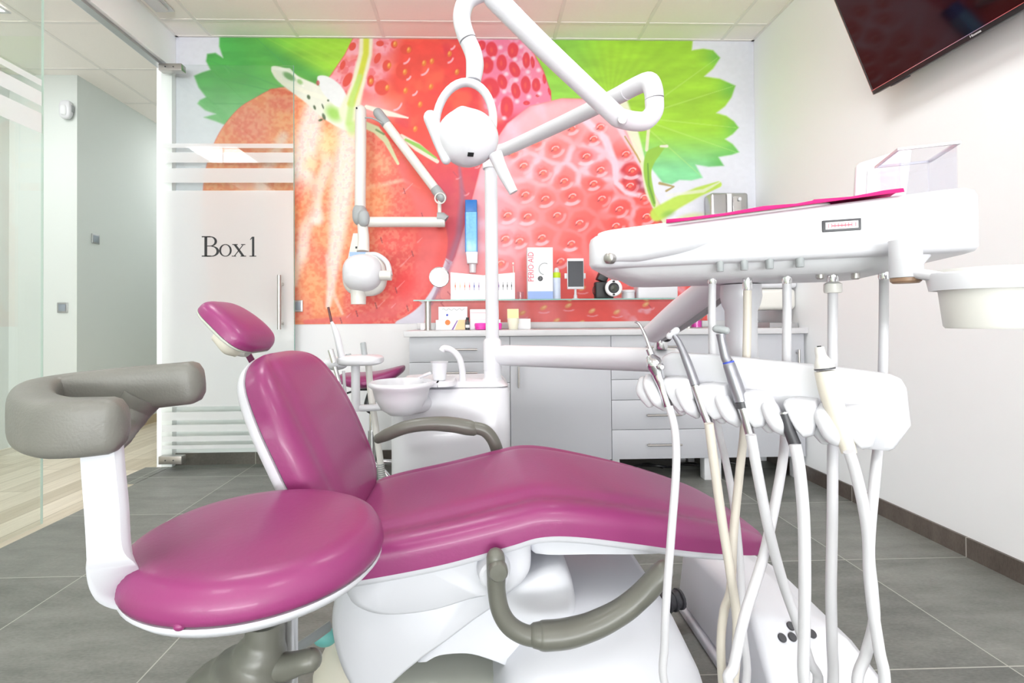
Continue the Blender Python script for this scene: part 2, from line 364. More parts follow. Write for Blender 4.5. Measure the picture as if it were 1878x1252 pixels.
# corridor walls
struct(box(-4.2, -3.2, 3.96, 8.2, 0, HC), 'wall_corridor', 'wallc', flat=True)
struct(box(-3.83, -3.73, YW, 3.96, 0, HC), 'wall_corridor_left', 'wallc', flat=True)
struct(box(-3.2, -2.17, 8.1, 8.2, 0, HC), 'wall_corridor_end', 'wallc', flat=True)
struct(box(-2.27, -2.17, YB + 0.1, 8.2, 0, HC), 'wall_corridor_right', 'wallc', flat=True)
struct(box(-3.2, -3.188, 3.97, 8.1, 0, 0.08), 'baseboard_corridor', 'woodb', flat=True)
# wall behind the camera with windows
g = MB()
for x0, x1 in ((-1.8, 1.8), (-3.55, -2.35)): pass
g.box(-3.83, XR + 0.1, YW - 0.1, YW, 2.6, HC); g.box(-3.83, XR + 0.1, YW - 0.1, YW, 0, 0.4)
g.box(-3.83, -3.55, YW - 0.1, YW, 0.4, 2.6); g.box(-2.35, -1.8, YW - 0.1, YW, 0.4, 2.6); g.box(1.8, XR + 0.1, YW - 0.1, YW, 0.4, 2.6)
struct(g, 'wall_front', 'wall', flat=True)
for i, (x0, x1, n) in enumerate(((-1.8, 1.8, 3), (-3.55, -2.35, 1))):
    wn = thing('window_%d' % (i + 1), (0, YW, 0.4), None, None); wn['kind'] = 'structure'
    f = MB()
    for a in range(n + 1):
        xx = x0 + (x1 - x0) * a / n; f.box(xx - 0.03, xx + 0.03, YW - 0.08, YW - 0.02, 0.4, 2.6)
    f.box(x0, x1, YW - 0.08, YW - 0.02, 0.4, 0.46); f.box(x0, x1, YW - 0.08, YW - 0.02, 2.54, 2.6)
    f.build('window_frame', 'plastic', wn, flat=True)
    box(x0, x1, YW - 0.055, YW - 0.049, 0.46, 2.54).build('pane', 'glass', wn, flat=True)
# skirtings
struct(box(XR - 0.012, XR, YW, YB, 0, 0.08), 'baseboard_right', 'base', flat=True)
struct(box(XL + 0.0, XR - 0.012, YB - 0.012, YB, 0, 0.08), 'baseboard_back', 'base', flat=True)
# ------------------------------------------------------------ glass partition (left)
GX = -2.14
gp = thing('window_3', (GX, 1.0, 0), None, None); gp['kind'] = 'structure'
box(GX - 0.005, GX + 0.005, YW, 2.44, 0.004, 2.72).build('pane', 'glass', gp, flat=True)
box(GX - 0.005, GX + 0.005, 2.4402, 2.443, 0.004, 2.72).build('pane_edge', 'glass_l', gp, flat=True)
def film_bands(): return [(2.148, 2.178), (2.05, 2.118), (1.915, 2.012), (0.42, 1.862), (0.33, 0.385), (0.255, 0.30), (0.19, 0.225), (0.14, 0.165)]
g = MB()
for a, b in film_bands()[:3]: g.box(GX + 0.0055, GX + 0.006, YW, 2.43, a, b)
g.build('film_stripes', 'film', gp, flat=True)
# ------------------------------------------------------------ swung-open glass door
DY = 3.29
dl, dr = at(296, 500, DY).x, at(539, 500, DY).x
zt, zb_ = at(420, 119, DY).z, 0.012
dd = thing('door_1', ((dl + dr) / 2, DY, 0), None, None); dd['kind'] = 'structure'
box(dl, dr, DY, DY + 0.01, zb_, zt).build('pane', 'glass', dd, flat=True)
box(dr, dr + 0.0025, DY, DY + 0.01, zb_, zt).build('pane_edge', 'glass_e', dd, flat=True)
g = MB()
for a, b in film_bands(): g.box(dl + 0.004, dr - 0.002, DY - 0.0006, DY - 0.0002, a, b)
g.build('frosted_film', 'film', dd, flat=True)
for nm, y0, y1 in (('top_hinge', 119, 131), ('bottom_hinge', 835, 850)):
    a, b = at(294, y1, DY), at(336, y0, DY)
    hg = box(a.x, b.x, DY - 0.02, DY + 0.03, a.z, b.z).build(nm, 'satin', dd, bevel=0.002)
    q = MB()
    for fx in (0.3, 0.65): q.lathe([(0.005, 0), (0.005, 0.002), (0, 0.002)], (a.x + (b.x - a.x) * fx, DY - 0.02, (a.z + b.z) / 2), 10, (0, -1, 0))
    q.build('screw', 'darkgrey', hg)
# bar handle of the door
a, b = at(512, 504, DY - 0.05), at(512, 604, DY - 0.05)
hd = B().tube([a, b], 0.012, 20).build('handle', 'satin', dd)
q = MB()
for yy in (520, 593):
    p = at(512, yy, DY - 0.05); q.tube([p, p + Vector((0, 0.05, 0))], 0.007, 12); q.lathe([(0.013, 0), (0.013, 0.004)], p + Vector((0, 0.046, 0)), 14, (0, 1, 0))
    q.tube([p + Vector((0, 0.06, 0)), p + Vector((0, 0.085, 0))], 0.007, 12)
q.tube([a + Vector((0, 0.095, 0)), b + Vector((0, 0.095, 0))], 0.012, 16)
q.build('handle_mount', 'satin', hd)
# lettering of the door: B o x 1, made of strokes
def ring_poly(cx, cy, ax, ay, bx, by, a0=0, a1=360, n=28):
    o = []; i = []
    for k in range(n + 1):
        t = math.radians(a0 + (a1 - a0) * k / n); o.append((cx + ax * math.cos(t), cy + ay * math.sin(t))); i.append((cx + bx * math.cos(t), cy + by * math.sin(t)))
    return o, i
lt = MB(); LY = DY - 0.0012
def lp(px, py): return at(px, py, LY)
def strokes(quads):
    for q in quads: lt.prism([lp(*p) for p in q], (0, -0.0006, 0))
def ringstroke(*a):
    o, i = ring_poly(*a)
    for k in range(len(o) - 1): lt.prism([lp(*o[k]), lp(*o[k + 1]), lp(*i[k + 1]), lp(*i[k])], (0, -0.0006, 0))
def rect(x0, y0, x1, y1): return [(x0, y0), (x1, y0), (x1, y1), (x0, y1)]
strokes([rect(375, 434, 380, 470), rect(370, 433, 386, 435), rect(370, 468.5, 387, 470.5)])
ringstroke(386, 442.5, 12, 9.2, 7.5, 7.6, -90, 90); strokes([rect(380, 433.2, 386.5, 434.9), rect(380, 450.2, 388, 451.7)])
ringstroke(388, 460.6, 14, 9.8, 9, 8.2, -90, 90); strokes([rect(380, 468.8, 388.5, 470.4)])
ringstroke(413.5, 459, 11.5, 11.5, 8, 10, 0, 360)
strokes([[(428, 448), (433, 448), (449, 470), (444, 470)], [(445.5, 448), (447.5, 448), (430.5, 470), (428.5, 470)], rect(426, 447.5, 436, 449), rect(442, 447.5, 450, 449), rect(425, 468.8, 433, 470.3), rect(441, 468.8, 451.5, 470.3)])
strokes([rect(462.2, 434, 466.4, 470), [(458.5, 439), (462.2, 434), (462.2, 437), (459, 440)], rect(457.5, 468.8, 470, 470.4)])
lt.build('lettering', 'dark', dd, flat=True)
# floor plate of the door pivot
# ------------------------------------------------------------ strawberry mural on the back wall
def build_mural():
    rng = np.random.default_rng(3)
    ymu = YB - 0.004
    xa, xb = XL + 0.001, XR - 0.001
    za, zb2 = at(620, 594, ymu).z, HC - 0.006
    step = 0.0046
    nx, nz = int((xb - xa) / step), int((zb2 - za) / step)
    gx = np.linspace(xa, xb, nx); gz = np.linspace(za, zb2, nz)
    GXm, GZ = np.meshgrid(gx, gz)
    P = np.stack([GXm, np.full_like(GXm, ymu), GZ - ZC], -1) @ RM.T
    U = CX + F * P[..., 0] / P[..., 1]; V = CY - F * P[..., 2] / P[..., 1]      # the print's own layout grid
    img = np.zeros(U.shape + (3,)); img[:] = np.array([229, 230, 241])
    def noise(sx, sy, seed, oct=3):
        r = np.random.default_rng(seed); out = np.zeros_like(U); amp = 1; tot = 0
        for o in range(oct):
            gw, gh = int(1300 / sx * 2 ** o) + 3, int(700 / sy * 2 ** o) + 3
            t = r.random((gh, gw)); a = np.clip((U - 250) / sx * 2 ** o, 0, gw - 2.001); b = np.clip((V - 20) / sy * 2 ** o, 0, gh - 2.001)
            i, j = a.astype(int), b.astype(int); fa, fb = a - i, b - j; fa = fa * fa * (3 - 2 * fa); fb = fb * fb * (3 - 2 * fb)
            out += amp * ((t[j, i] * (1 - fa) + t[j, i + 1] * fa) * (1 - fb) + (t[j + 1, i] * (1 - fa) + t[j + 1, i + 1] * fa) * fb); tot += amp; amp *= 0.5
        return out / tot
    def spl(pts, sub=5):
        pts = [np.array(p, float) for p in pts]; n = len(pts); o = []
        for i in range(n):
            p0, p1, p2, p3 = pts[i - 1], pts[i], pts[(i + 1) % n], pts[(i + 2) % n]
            for k in range(sub):
                t = k / sub; o.append(0.5 * (2 * p1 + (p2 - p0) * t + (2 * p0 - 5 * p1 + 4 * p2 - p3) * t * t + (3 * p1 - p0 - 3 * p2 + p3) * t ** 3))
        return o
    def sd(pts, smooth=True, pad=60):
        """signed distance (inside positive) to a closed outline, within a padded box"""
        if smooth: pts = spl(pts)
        p = np.array(pts); out = np.full(U.shape, -1e3)
        m = (U > p[:, 0].min() - pad) & (U < p[:, 0].max() + pad) & (V > p[:, 1].min() - pad) & (V < p[:, 1].max() + pad)
        x, y = U[m], V[m]; d = np.full(x.shape, 1e9); ins = np.zeros(x.shape, bool)
        for i in range(len(p)):
            a, b = p[i], p[(i + 1) % len(p)]; ab = b - a; L = (ab ** 2).sum() + 1e-9
            t = np.clip(((x - a[0]) * ab[0] + (y - a[1]) * ab[1]) / L, 0, 1); d = np.minimum(d, (x - a[0] - t * ab[0]) ** 2 + (y - a[1] - t * ab[1]) ** 2)
            c = (a[1] > y) != (b[1] > y); xx = (b[0] - a[0]) * (y - a[1]) / (b[1] - a[1] + 1e-12) + a[0]; ins ^= c & (x < xx)
        out[m] = np.where(ins, 1, -1) * np.sqrt(d); return out
    def ss(x, a, b): t = np.clip((x - a) / (b - a), 0, 1); return t * t * (3 - 2 * t)
    def mix(mask, col):
        nonlocal img
        c = np.array(col, float) if not isinstance(col, np.ndarray) else col
        img = img * (1 - mask[..., None]) + c * mask[..., None]
    def blob(cx, cy, rx, ry, col, k=1.0, rot=0, hard=0.6, m=1.0):
        c, s = math.cos(math.radians(rot)), math.sin(math.radians(rot)); a = ((U - cx) * c + (V - cy) * s) / rx; b = (-(U - cx) * s + (V - cy) * c) / ry
        mix(m * k * (1 - ss(np.hypot(a, b), hard, 1.0)), col)
    def arc(cx, cy, rx, ry, a0, a1, wd, col, k=1.0, rot=0):
        c, s = math.cos(math.radians(rot)), math.sin(math.radians(rot)); a = ((U - cx) * c + (V - cy) * s) / rx; b = (-(U - cx) * s + (V - cy) * c) / ry
        an = np.degrees(np.arctan2(b, a)); mid = (a0 + a1) / 2; da = np.abs((an - mid + 180) % 360 - 180); h = (a1 - a0) / 2
        m = (1 - ss(np.abs(np.hypot(a, b) - 1) * min(rx, ry) / wd, 0.4, 1.0)) * (1 - ss(da / h, 0.6, 1.0)); mix(k * m, col)
    def stroke(pts, wd, col, k=1.0, soft=0.5):
        """tapering painted line"""
        p = np.array(pts, float); d = np.full(U.shape, 1e9)
        for i in range(len(p) - 1):
            a, b = p[i], p[i + 1]; ab = b - a; t = np.clip(((U - a[0]) * ab[0] + (V - a[1]) * ab[1]) / (ab ** 2).sum(), 0, 1)
            w0 = wd[i] + (wd[i + 1] - wd[i]) * t if isinstance(wd, (list, tuple)) else wd
            d = np.minimum(d, np.hypot(U - a[0] - t * ab[0], V - a[1] - t * ab[1]) / w0)
        mix(k * (1 - ss(d, soft, 1.0)), col)
    def mixc(a, b, t): return np.array(a, float) * (1 - t[..., None]) + np.array(b, float) * t[..., None]
    n_big, n_mid, n_fine = noise(90, 70, 1), noise(26, 22, 2), noise(7, 6, 4, 2)
    # ---- leaf on the left
    d = sd([(403, 55), (402, 85), (409, 106), (395, 97), (380, 99), (378, 112), (386, 128), (370, 133), (356, 139), (364, 160), (378, 178), (366, 184), (362, 190), (376, 202), (396, 209), (374, 215), (395, 222), (420, 232), (470, 230), (600, 220), (680, 150), (700, 55)], False)
    t = ss(U + (110 - V) * 0.6, 430, 620); col = mixc((66, 172, 66), (152, 214, 44), t)
    col = mixc((0, 0, 0), (1, 1, 1), np.zeros_like(U)) + col
    low = ss(V, 120, 220)[..., None]; col = col * (1 - low) + np.array([126, 206, 128]) * low
    dk = np.exp(-(((V - 92) - (U - 480) * 0.52) / 18) ** 2) * ss(U, 430, 520); col = col * (1 - 0.6 * dk[..., None]) + np.array([44, 138, 62]) * 0.6 * dk[..., None]
    col = col * (0.86 + 0.26 * noise(50, 16, 9))[..., None]; mix(ss(d, -2.5, 2.5), col)
    for k in range(6): stroke([(470 + 22 * k, 60), (600 + 12 * k, 128 - 9 * k)], [1.5, 3], (176, 224, 70), 0.18)
    for a, b in (((600, 190), (385, 140)), ((600, 190), (385, 112)), ((600, 190), (390, 190)), ((600, 190), (470, 70))): stroke([a, b], [2.5, 1], (60, 150, 76), 0.35)
    # ---- leaf on the right
    d = sd([(930, 55), (1272, 60), (1269, 92), (1290, 89), (1308, 92), (1321, 106), (1308, 126), (1292, 140), (1320, 144), (1349, 157), (1342, 178), (1330, 195), (1314, 207), (1332, 212), (1346, 222), (1355, 234), (1344, 246), (1330, 255), (1344, 264), (1356, 279), (1342, 284), (1318, 288), (1328, 304), (1300, 306), (1276, 302), (1289, 326), (1268, 331), (1246, 330), (1232, 338), (1215, 335), (1180, 290), (1100, 230), (1000, 200), (940, 120)], False)
    t = ss(V, 225, 320); col = mixc((158, 216, 40), (124, 216, 146), t)
    lf = (1 - ss(U, 1040, 1130))[..., None]; col = col * (1 - lf * 0.5) + np.array([120, 206, 76]) * lf * 0.5
    r_ = noise(60, 14, 21)
    ang = np.arctan2(V - 190, U - 1120); fan = 0.5 + 0.5 * np.sin(ang * 34 + 3 * n_big); col = col * (0.86 + 0.2 * r_ + 0.035 * fan)[..., None]
    for cx, cy in ((1318, 104), (1342, 160), (1350, 235), (1350, 278), (1322, 302)):
        q = np.exp(-((U - cx) ** 2 + (V - cy) ** 2) / 500)[..., None]; col = col * (1 - 0.6 * q) + np.array([78, 178, 66]) * 0.6 * q
    mix(ss(d, -2, 2.5), col)
    for a in ((1345, 158), (1350, 234), (1350, 279), (1316, 106), (1285, 322)): stroke([(1165, 215), a], [2.4, 1], (196, 232, 120), 0.35)
    # ---- middle berry (behind)
    d = sd([(652, 60), (632, 100), (606, 138), (588, 160), (600, 230), (650, 330), (740, 430), (830, 480), (900, 400), (1012, 190), (1010, 168), (997, 130), (978, 95), (962, 60)], False)
    base = mixc((238, 66, 54), (226, 44, 62), ss(U, 760, 960)); base = base * (0.94 + 0.12 * n_mid)[..., None]
    mix(ss(d, -1.5, 1.5), base)
    mm = ss(d, -1, 3)
    mix(0.55 * mm * ss(noise(46, 40, 41), .5, .72), (248, 104, 70)); mix(0.5 * mm * ss(noise(38, 50, 42), .55, .75), (206, 36, 60))
    lefty = mm * (1 - ss(U + (V - 100) * 0.25, 700, 740)) * (1 - ss(V, 150, 215)); mix(0.8 * lefty * (0.55 + 0.45 * ss(n_mid, .3, .6)), (246, 182, 204)); mix(0.6 * lefty * ss(noise(12, 12, 44), .55, .7), (232, 84, 92))
    righty = mm * ss(U - (V - 80) * 0.12, 862, 885) * (1 - ss(V, 190, 235)); mix(0.9 * righty, (242, 128, 166)); mix(0.6 * righty * ss(noise(16, 16, 45), .5, .68), (244, 190, 214))
    mix(0.75 * mm * ss(V, 165, 200) * (1 - ss(V, 205, 235)) * (1 - ss(U, 690, 760)), (247, 176, 176))
    mix(0.65 * mm * ss(V, 235, 360) * ss(U, 700, 800) * (1 - ss(U, 880, 930)), (196, 62, 92))
    for u, v, rx, ry, ro in ((735, 260, 30, 58, 25), (830, 335, 44, 60, 12), (905, 120, 34, 40, 0), (1030, 170, 62, 52, 0), (780, 560, 76, 78, 0), (665, 490, 36, 60, 5), (430, 480, 40, 80, 30), (480, 140, 34, 46, 30), (380, 330, 26, 50, 20), (760, 110, 40, 30, 0), (1000, 390, 80, 92, 0), (430, 640, 20, 34, 10)):
        blob(560 + .18 * u, 60 + .18 * v, .18 * rx * 1.12, .18 * ry * 1.12, (226, 62, 48), 0.95, ro, 0.75)
    for u, v in ((1055, 175), (855, 335), (915, 115), (1015, 400), (1210, 310), (1290, 290), (1020, 590), (670, 495), (835, 560), (1280, 550), (1470, 215), (1170, 730), (1120, 980), (1545, 400)):
        blob(560 + .18 * u, 60 + .18 * v, 5.2, 7.4, (226, 120, 40), 0.9, 15, 0.5); blob(559 + .18 * u, 58.5 + .18 * v, 2.6, 4.5, (250, 176, 80), 0.9, 15, 0.3)
    for u, v, r0 in ((1090, 590, 16), (1180, 350, 24), (1030, 440, 14), (1450, 250, 18), (1000, 250, 20), (900, 700, 26), (1480, 130, 14)):
        arc(560 + .18 * u, 60 + .18 * (v - 20), r0 * .6, r0 * .75, 10, 100, 2.2, (250, 196, 214), 0.8)
    for u, v, rx, ry, ro in ((235, 170, 52, 78, -8), (445, 180, 50, 78, 0), (335, 305, 46, 82, 0), (465, 375, 46, 82, -22), (585, 280, 34, 80, 0), (185, 330, 62, 86, 0), (340, 500, 44, 76, -15), (580, 530, 44, 88, 0), (475, 590, 40, 80, -6), (685, 530, 40, 68, 0), (215, 570, 90, 110, 0), (385, 760, 62, 110, 0), (650, 300, 18, 60, -6), (590, 715, 30, 22, 0), (130, 130, 40, 50, 0), (700, 640, 18, 14, 0), (770, 470, 16, 50, -8), (730, 250, 10, 26, -30), (820, 600, 14, 40, -10)):
        blob(860 + .18 * u + 3 * (n_mid - .5), 60 + .18 * v, .18 * rx * 1.28, .18 * ry * 1.18, (224, 46, 60), 0.97, ro, 0.72); blob(859 + .18 * u, 61 + .18 * v, .08 * rx, .1 * ry, (236, 80, 66), 0.7, ro, 0.3)
    for u, v in ((250, 260), (380, 420), (470, 270), (320, 150), (530, 140), (600, 400), (480, 480), (360, 600), (610, 650), (490, 700), (720, 620), (250, 690), (360, 870), (560, 830), (710, 380)):
        blob(860 + .18 * u, 60 + .18 * v, 7, 6.5, (240, 226, 240), 0.85, 0, 0.1)
    # ---- berry on the right
    d = sd([(906, 262), (930, 226), (972, 194), (1030, 180), (1082, 181), (1118, 196), (1150, 232), (1172, 275), (1190, 330), (1208, 375), (1232, 425), (1262, 480), (1296, 560), (1300, 640), (740, 640), (790, 560), (835, 470), (862, 380), (880, 310)], False)
    t = ss(U * 0.8 + V * 0.35, 830, 1080); base = mixc((243, 142, 142), (235, 72, 66), t)
    base = base * (0.97 + 0.06 * n_mid)[..., None]; mix(ss(d, -1.3, 1.3), base); mr = ss(d, 0, 4)
    mix(0.7 * mr * (1 - ss(V - np.abs(U - 1040) * 0.35, 190, 262)), (246, 200, 214))
    mix(0.45 * mr * (1 - ss(U, 905, 1000)) * (1 - ss(V, 430, 560)), (246, 176, 200))
    mix(0.5 * mr * ss(n_big, 0.52, 0.72) * (1 - ss(V, 480, 560)), (246, 178, 200))
    mix(0.6 * mr * (1 - ss(d, 0, 12)) * (1 - ss(V, 420, 520)) * (U < 1160), (238, 132, 150))
    stroke([(1068, 215), (1110, 255), (1128, 300), (1130, 335), (1150, 352), (1190, 362)], [10, 11, 9, 7, 9, 6], (243, 214, 232), 0.9, 0.3)
    stroke([(1085, 190), (1125, 215), (1165, 285), (1182, 320)], [6, 8, 6, 4], (243, 214, 232), 0.75, 0.3)
    blob(1160, 325, 24, 34, (196, 34, 44), 0.95, -25, 0.7); blob(1178, 335, 14, 30, (120, 24, 50), 0.75, -18, 0.2)
    stroke([(1187, 345), (1204, 380), (1214, 404)], [8, 12, 12], (150, 34, 44), 0.7, 0.1)
    seeds = [(380, 140), (545, 195), (685, 20), (870, 110), (810, 260), (275, 340), (440, 400), (620, 470), (930, 375), (870, 490), (1200, 380), (1180, 510), (1145, 240), (290, 585), (460, 620), (690, 600), (940, 620), (1300, 610), (1090, 710), (1320, 770), (140, 760), (310, 770), (560, 760), (750, 825), (120, 960), (240, 980), (430, 950), (680, 1000), (80, 1170), (1060, 850), (590, 1150), (360, 1160), (900, 960), (930, 10), (180, 230)]
    def cells(pts, sx=1.0, sy=1.0):
        W1 = U + 9 * (n_mid - .5); W2 = V + 9 * (noise(24, 24, 12) - .5); f1 = np.full(U.shape, 1e9); f2 = f1.copy()
        for x, y in pts:
            d_ = np.hypot((W1 - x) / sx, (W2 - y) / sy); f2 = np.minimum(f2, np.maximum(d_, f1)); f1 = np.minimum(f1, d_)
        return f1, f2 - f1
    sp2 = [(900 + .2157 * u, 230 + .2157 * v) for u, v in seeds]; f1, fd = cells(sp2, 1.1, 0.95)
    rgd = mr * ss(f1, 11, 22) * (1 - ss(fd, 2, 17))
    hz = np.clip(0.25 + 0.9 * ss(n_big, .35, .7) * (1 - ss(V, 400, 560)) + 0.35 * (1 - ss(U, 900, 1000)), 0, 1)
    mix(0.85 * rgd * hz, (247, 196, 214)); mix(0.5 * mr * (1 - ss(f1, 4, 17)) * ss(n_fine, .2, .6), (232, 74, 68))
    k_ = 0
    for u, v in seeds:
        k_ += 1; jr = (k_ * 37 % 17) / 17
        x, y = 900 + .2157 * u, 230 + .2157 * v; warm = min(1, max(0, (x - 930) / 200)); r0 = 14.5 if y < 420 else 12.5
        if u in (870, 1145, 1300, 685, 930): r0 = 11
        arc(x, y + 1, r0 * (1.05 + .15 * jr), r0 * 0.92, -10 + 60 * jr, 110 + 60 * jr, 3.4 + jr, (247, 210, 224), 0.35 + 0.45 * jr, -18)
        blob(x, y, r0 * (.9 + .25 * jr), r0 * 0.84, (238 - 6 * warm, 100 - 42 * warm, 94 - 36 * warm), 0.75, -30 + 40 * jr, 0.4)
        arc(x + 1, y + 1, 6.4, 4.6, -180, 40, 1.3, (250, 208, 204), 0.8, -25); blob(x + 1, y + 2, 4.6, 3.4, (242, 126, 92), 0.8, -20, 0.4)
        stroke([(x - 6, y + 5), (x - 3, y + 3)], 1.1, (120, 40, 50), 0.6)
    for x, y in ((820, 480), (845, 520), (812, 560), (862, 470), (790, 470), (850, 350), (835, 320), (870, 300), (825, 540), (1105, 530), (1150, 515), (1215, 505), (1250, 530), (1190, 560), (1260, 570)):
        stroke([(x - 4, y - 5), (x + 4, y + 4)], 1.3, (170, 60, 80), 0.55); arc(x + 3, y + 2, 7, 6, 0, 120, 1.8, (248, 176, 184), 0.6)
    for u, v in ((290, 680), (520, 660), (740, 710), (970, 720), (1240, 650), (410, 800), (90, 730), (1000, 540), (650, 500), (1400, 560), (640, 820)):
        x, y = 940 + .197 * u, 430 + .197 * v; blob(x, y, 9, 5, (236, 160, 100), 0.9, -28, 0.5); blob(x + 1, y - 1, 5, 2.4, (246, 196, 140), 0.8, -28, 0.4); arc(x, y + 4, 12, 6, 20, 150, 1.6, (248, 180, 196), 0.6)
    mix(0.75 * mr * ss(V, 510, 540) * (1 - ss(V, 620, 640)) * ss(n_mid, 0.55, 0.75) * ss(U, 1120, 1180), (244, 186, 204))
    # ---- cool shadowed gap between the berries
    stroke([(842, 300), (848, 360), (842, 430), (818, 500), (790, 556)], [4, 9, 11, 12, 7], (150, 96, 126), 0.7, 0.0)
    d = sd([(700, 600), (742, 582), (776, 545), (802, 505), (812, 500), (796, 540), (782, 566), (778, 600)], False); mix(ss(d, -1.5, 2), (224, 222, 238))
    # ---- cut berry on the left
    d = sd([(372, 432), (371, 380), (374, 330), (384, 285), (404, 240), (436, 200), (470, 178), (498, 164), (530, 160), (575, 172), (620, 196), (668, 226), (720, 262), (764, 310), (796, 362), (816, 410), (821, 450), (812, 490), (790, 534), (764, 566), (728, 588), (690, 600), (400, 600), (384, 520)], True)
    base = mixc((240, 92, 78), (238, 74, 72), ss(V, 300, 520)); mix(ss(d, -1.5, 1.5), base); ml = ss(d, 0, 2)
    fiber = noise(5, 5, 31, 2)
    q = ml * (1 - ss(U + (V - 300) * 0.12, 470, 760)); mix(q * 0.85, (250, 150, 104))
    og = ml * ss(noise(70, 90, 33, 2), 0.42, 0.6) * (1 - ss(U, 640, 720)); mix(og * 0.8, (252, 150, 92))
    blob(455, 225, 52, 56, (240, 118, 100), 0.7, -35, 0.3, ml); blob(520, 190, 40, 22, (240, 108, 86), 0.8, 12, 0.3, ml)
    stroke([(498, 168), (560, 172), (600, 190)], [8, 6, 4], (236, 84, 50), 0.8, 0.4)
    # white heart and streaks
    stroke([(575, 200), (566, 250), (552, 310), (580, 400)], [26, 36, 34, 20], (247, 240, 236), 0.95, 0.25); blob(556, 470, 16, 50, (252, 236, 222), .8, 10, .1)
    stroke([(640, 230), (630, 330), (616, 450), (602, 560)], [36, 36, 22, 8], (250, 240, 234), 0.95, 0.2)
    stroke([(520, 250), (480, 330), (470, 470), (460, 590)], [16, 22, 20, 16], (249, 234, 226), 0.7, 0.1)
    stroke([(590, 250), (600, 300), (560, 420), (540, 520)], [12, 16, 18, 10], (249, 236, 228), 0.75, 0.2)
    stroke([(600, 470), (612, 540), (628, 575)], [7, 7, 4], (252, 226, 212), 0.7, 0.1)
    stroke([(670, 345), (740, 330), (770, 345)], [8, 6, 3], (252, 206, 180), 0.6, 0.1)
    blob(602, 262, 28, 44, (250, 222, 150), 0.85, 12, 0.1); blob(570, 300, 20, 26, (250, 222, 160), 0.7, 0, 0.1)
    blob(560, 370, 30, 56, (246, 120, 66), 0.75, 12, 0.1); blob(548, 350, 14, 40, (240, 84, 60), 0.55, 10, 0.1); blob(570, 520, 38, 66, (250, 158, 96), 0.8, -4, 0.15)
    blob(690, 370, 44, 52, (250, 142, 84), 0.8, -12, 0.2); blob(700, 300, 26, 40, (250, 160, 116), 0.7, -30, 0.2)
    gl = ml * ss(fiber, 0.35, 0.7) * (1 - ss(U - V * 0.2, 640, 700)); mix(gl * 0.30, (255, 206, 160))
    gd = ml * (1 - ss(fiber, 0.3, 0.5)) * (1 - ss(U - V * 0.2, 640, 700)); mix(gd * 0.16, (226, 90, 70))
    stroke([(735, 300), (775, 370), (790, 440), (770, 520), (720, 570), (650, 585), (560, 590)], [14, 24, 26, 26, 18, 12, 6], (238, 96, 96), 0.75, 0.3)
    blob(742, 520, 34, 44, (238, 52, 52), 0.85, 20, 0.1); blob(765, 330, 24, 46, (238, 84, 66), 0.7, -30, 0.1)
    for x, y, L in ((770, 440, 10), (745, 478, 26), (735, 522, 18), (700, 556, 16), (640, 578, 9), (722, 560, 10), (748, 345, 22)):
        stroke([(x - L * .4, y + L * .4), (x + L * .4, y - L * .4)], [2.6, 1], (252, 178, 184), 0.5, 0.0)
    for x, y in ((757, 465), (727, 532), (690, 560), (655, 575), (626, 588), (742, 402), (742, 350), (775, 395), (700, 440), (748, 565)):
        stroke([(x - 2, y - 5), (x + 1, y + 5)], 1.2, (120, 50, 60), 0.7); 
    # ---- calyx, stems
    d = sd([(498, 122), (520, 124), (552, 142), (590, 160), (640, 196), (648, 240), (626, 236), (600, 222), (578, 205), (560, 188), (520, 158), (502, 140)], True); mix(ss(d, -1.5, 2), (240, 241, 224))
    stroke([(502, 126), (530, 128), (552, 150), (556, 158)], [3, 4, 4, 2], (250, 250, 238), 0.9, 0.5); stroke([(500, 130), (520, 152), (560, 168), (600, 182)], [3, 5, 5, 5], (248, 246, 226), 0.9, 0.5)
    blob(530, 140, 17, 8, (84, 150, 70), 0.85, 32, 0.4); blob(550, 150, 9, 6, (120, 180, 80), 0.7, 40, 0.3)
    blob(612, 208, 26, 18, (150, 214, 76), 0.9, 45, 0.2); blob(645, 232, 16, 26, (190, 230, 120), 0.8, -10, 0.2)
    for x, y, a, b in ((566, 178, 4, 6), (577, 197, 3, 6), (594, 214, 4, 9), (592, 195, 2, 7), (602, 184, 3, 3), (588, 220, 6, 3)): blob(x, y, a, b, (48, 70, 34), 0.85, -20, 0.4)
    d = sd([(582, 140), (602, 140), (628, 160), (642, 196), (618, 196), (598, 178), (586, 160)], True); mix(ss(d, -1, 2), (238, 241, 242)); blob(583, 152, 4, 6, (190, 70, 70), 0.8)
    stroke([(672, 62), (670, 100), (655, 160), (640, 205)], [15, 15, 15, 22], (238, 240, 206), 0.95, 0.65)
    stroke([(672, 62), (671, 98), (658, 150), (644, 190)], [8, 8, 8, 10], (206, 216, 44), 0.95, 0.3); stroke([(660, 140), (646, 180), (640, 225)], [7, 9, 10], (186, 228, 118), 0.8, 0.2)
    stroke([(672, 196), (712, 208), (748, 216)], [5, 7, 2], (246, 240, 224), 0.95, 0.5)
    stroke([(668, 228), (690, 238), (708, 258), (730, 300)], [8, 9, 6, 3], (214, 230, 176), 0.95, 0.6); stroke([(690, 238), (704, 246)], [3, 3], (90, 130, 70), 0.8, 0.2)
    stroke([(736, 250), (766, 270), (802, 296)], [5, 9, 4], (240, 240, 220), 0.9, 0.7); stroke([(744, 256), (768, 268), (800, 290)], [3, 5, 2], (130, 196, 70), 0.95, 0.5)
    stroke([(1135, 180), (1158, 235), (1176, 290), (1186, 318)], [16, 13, 8, 4], (234, 234, 206), 0.95, 0.6); stroke([(1146, 250), (1168, 285), (1184, 316)], [2, 2.4, 2], (170, 130, 40), 0.8, 0.3)
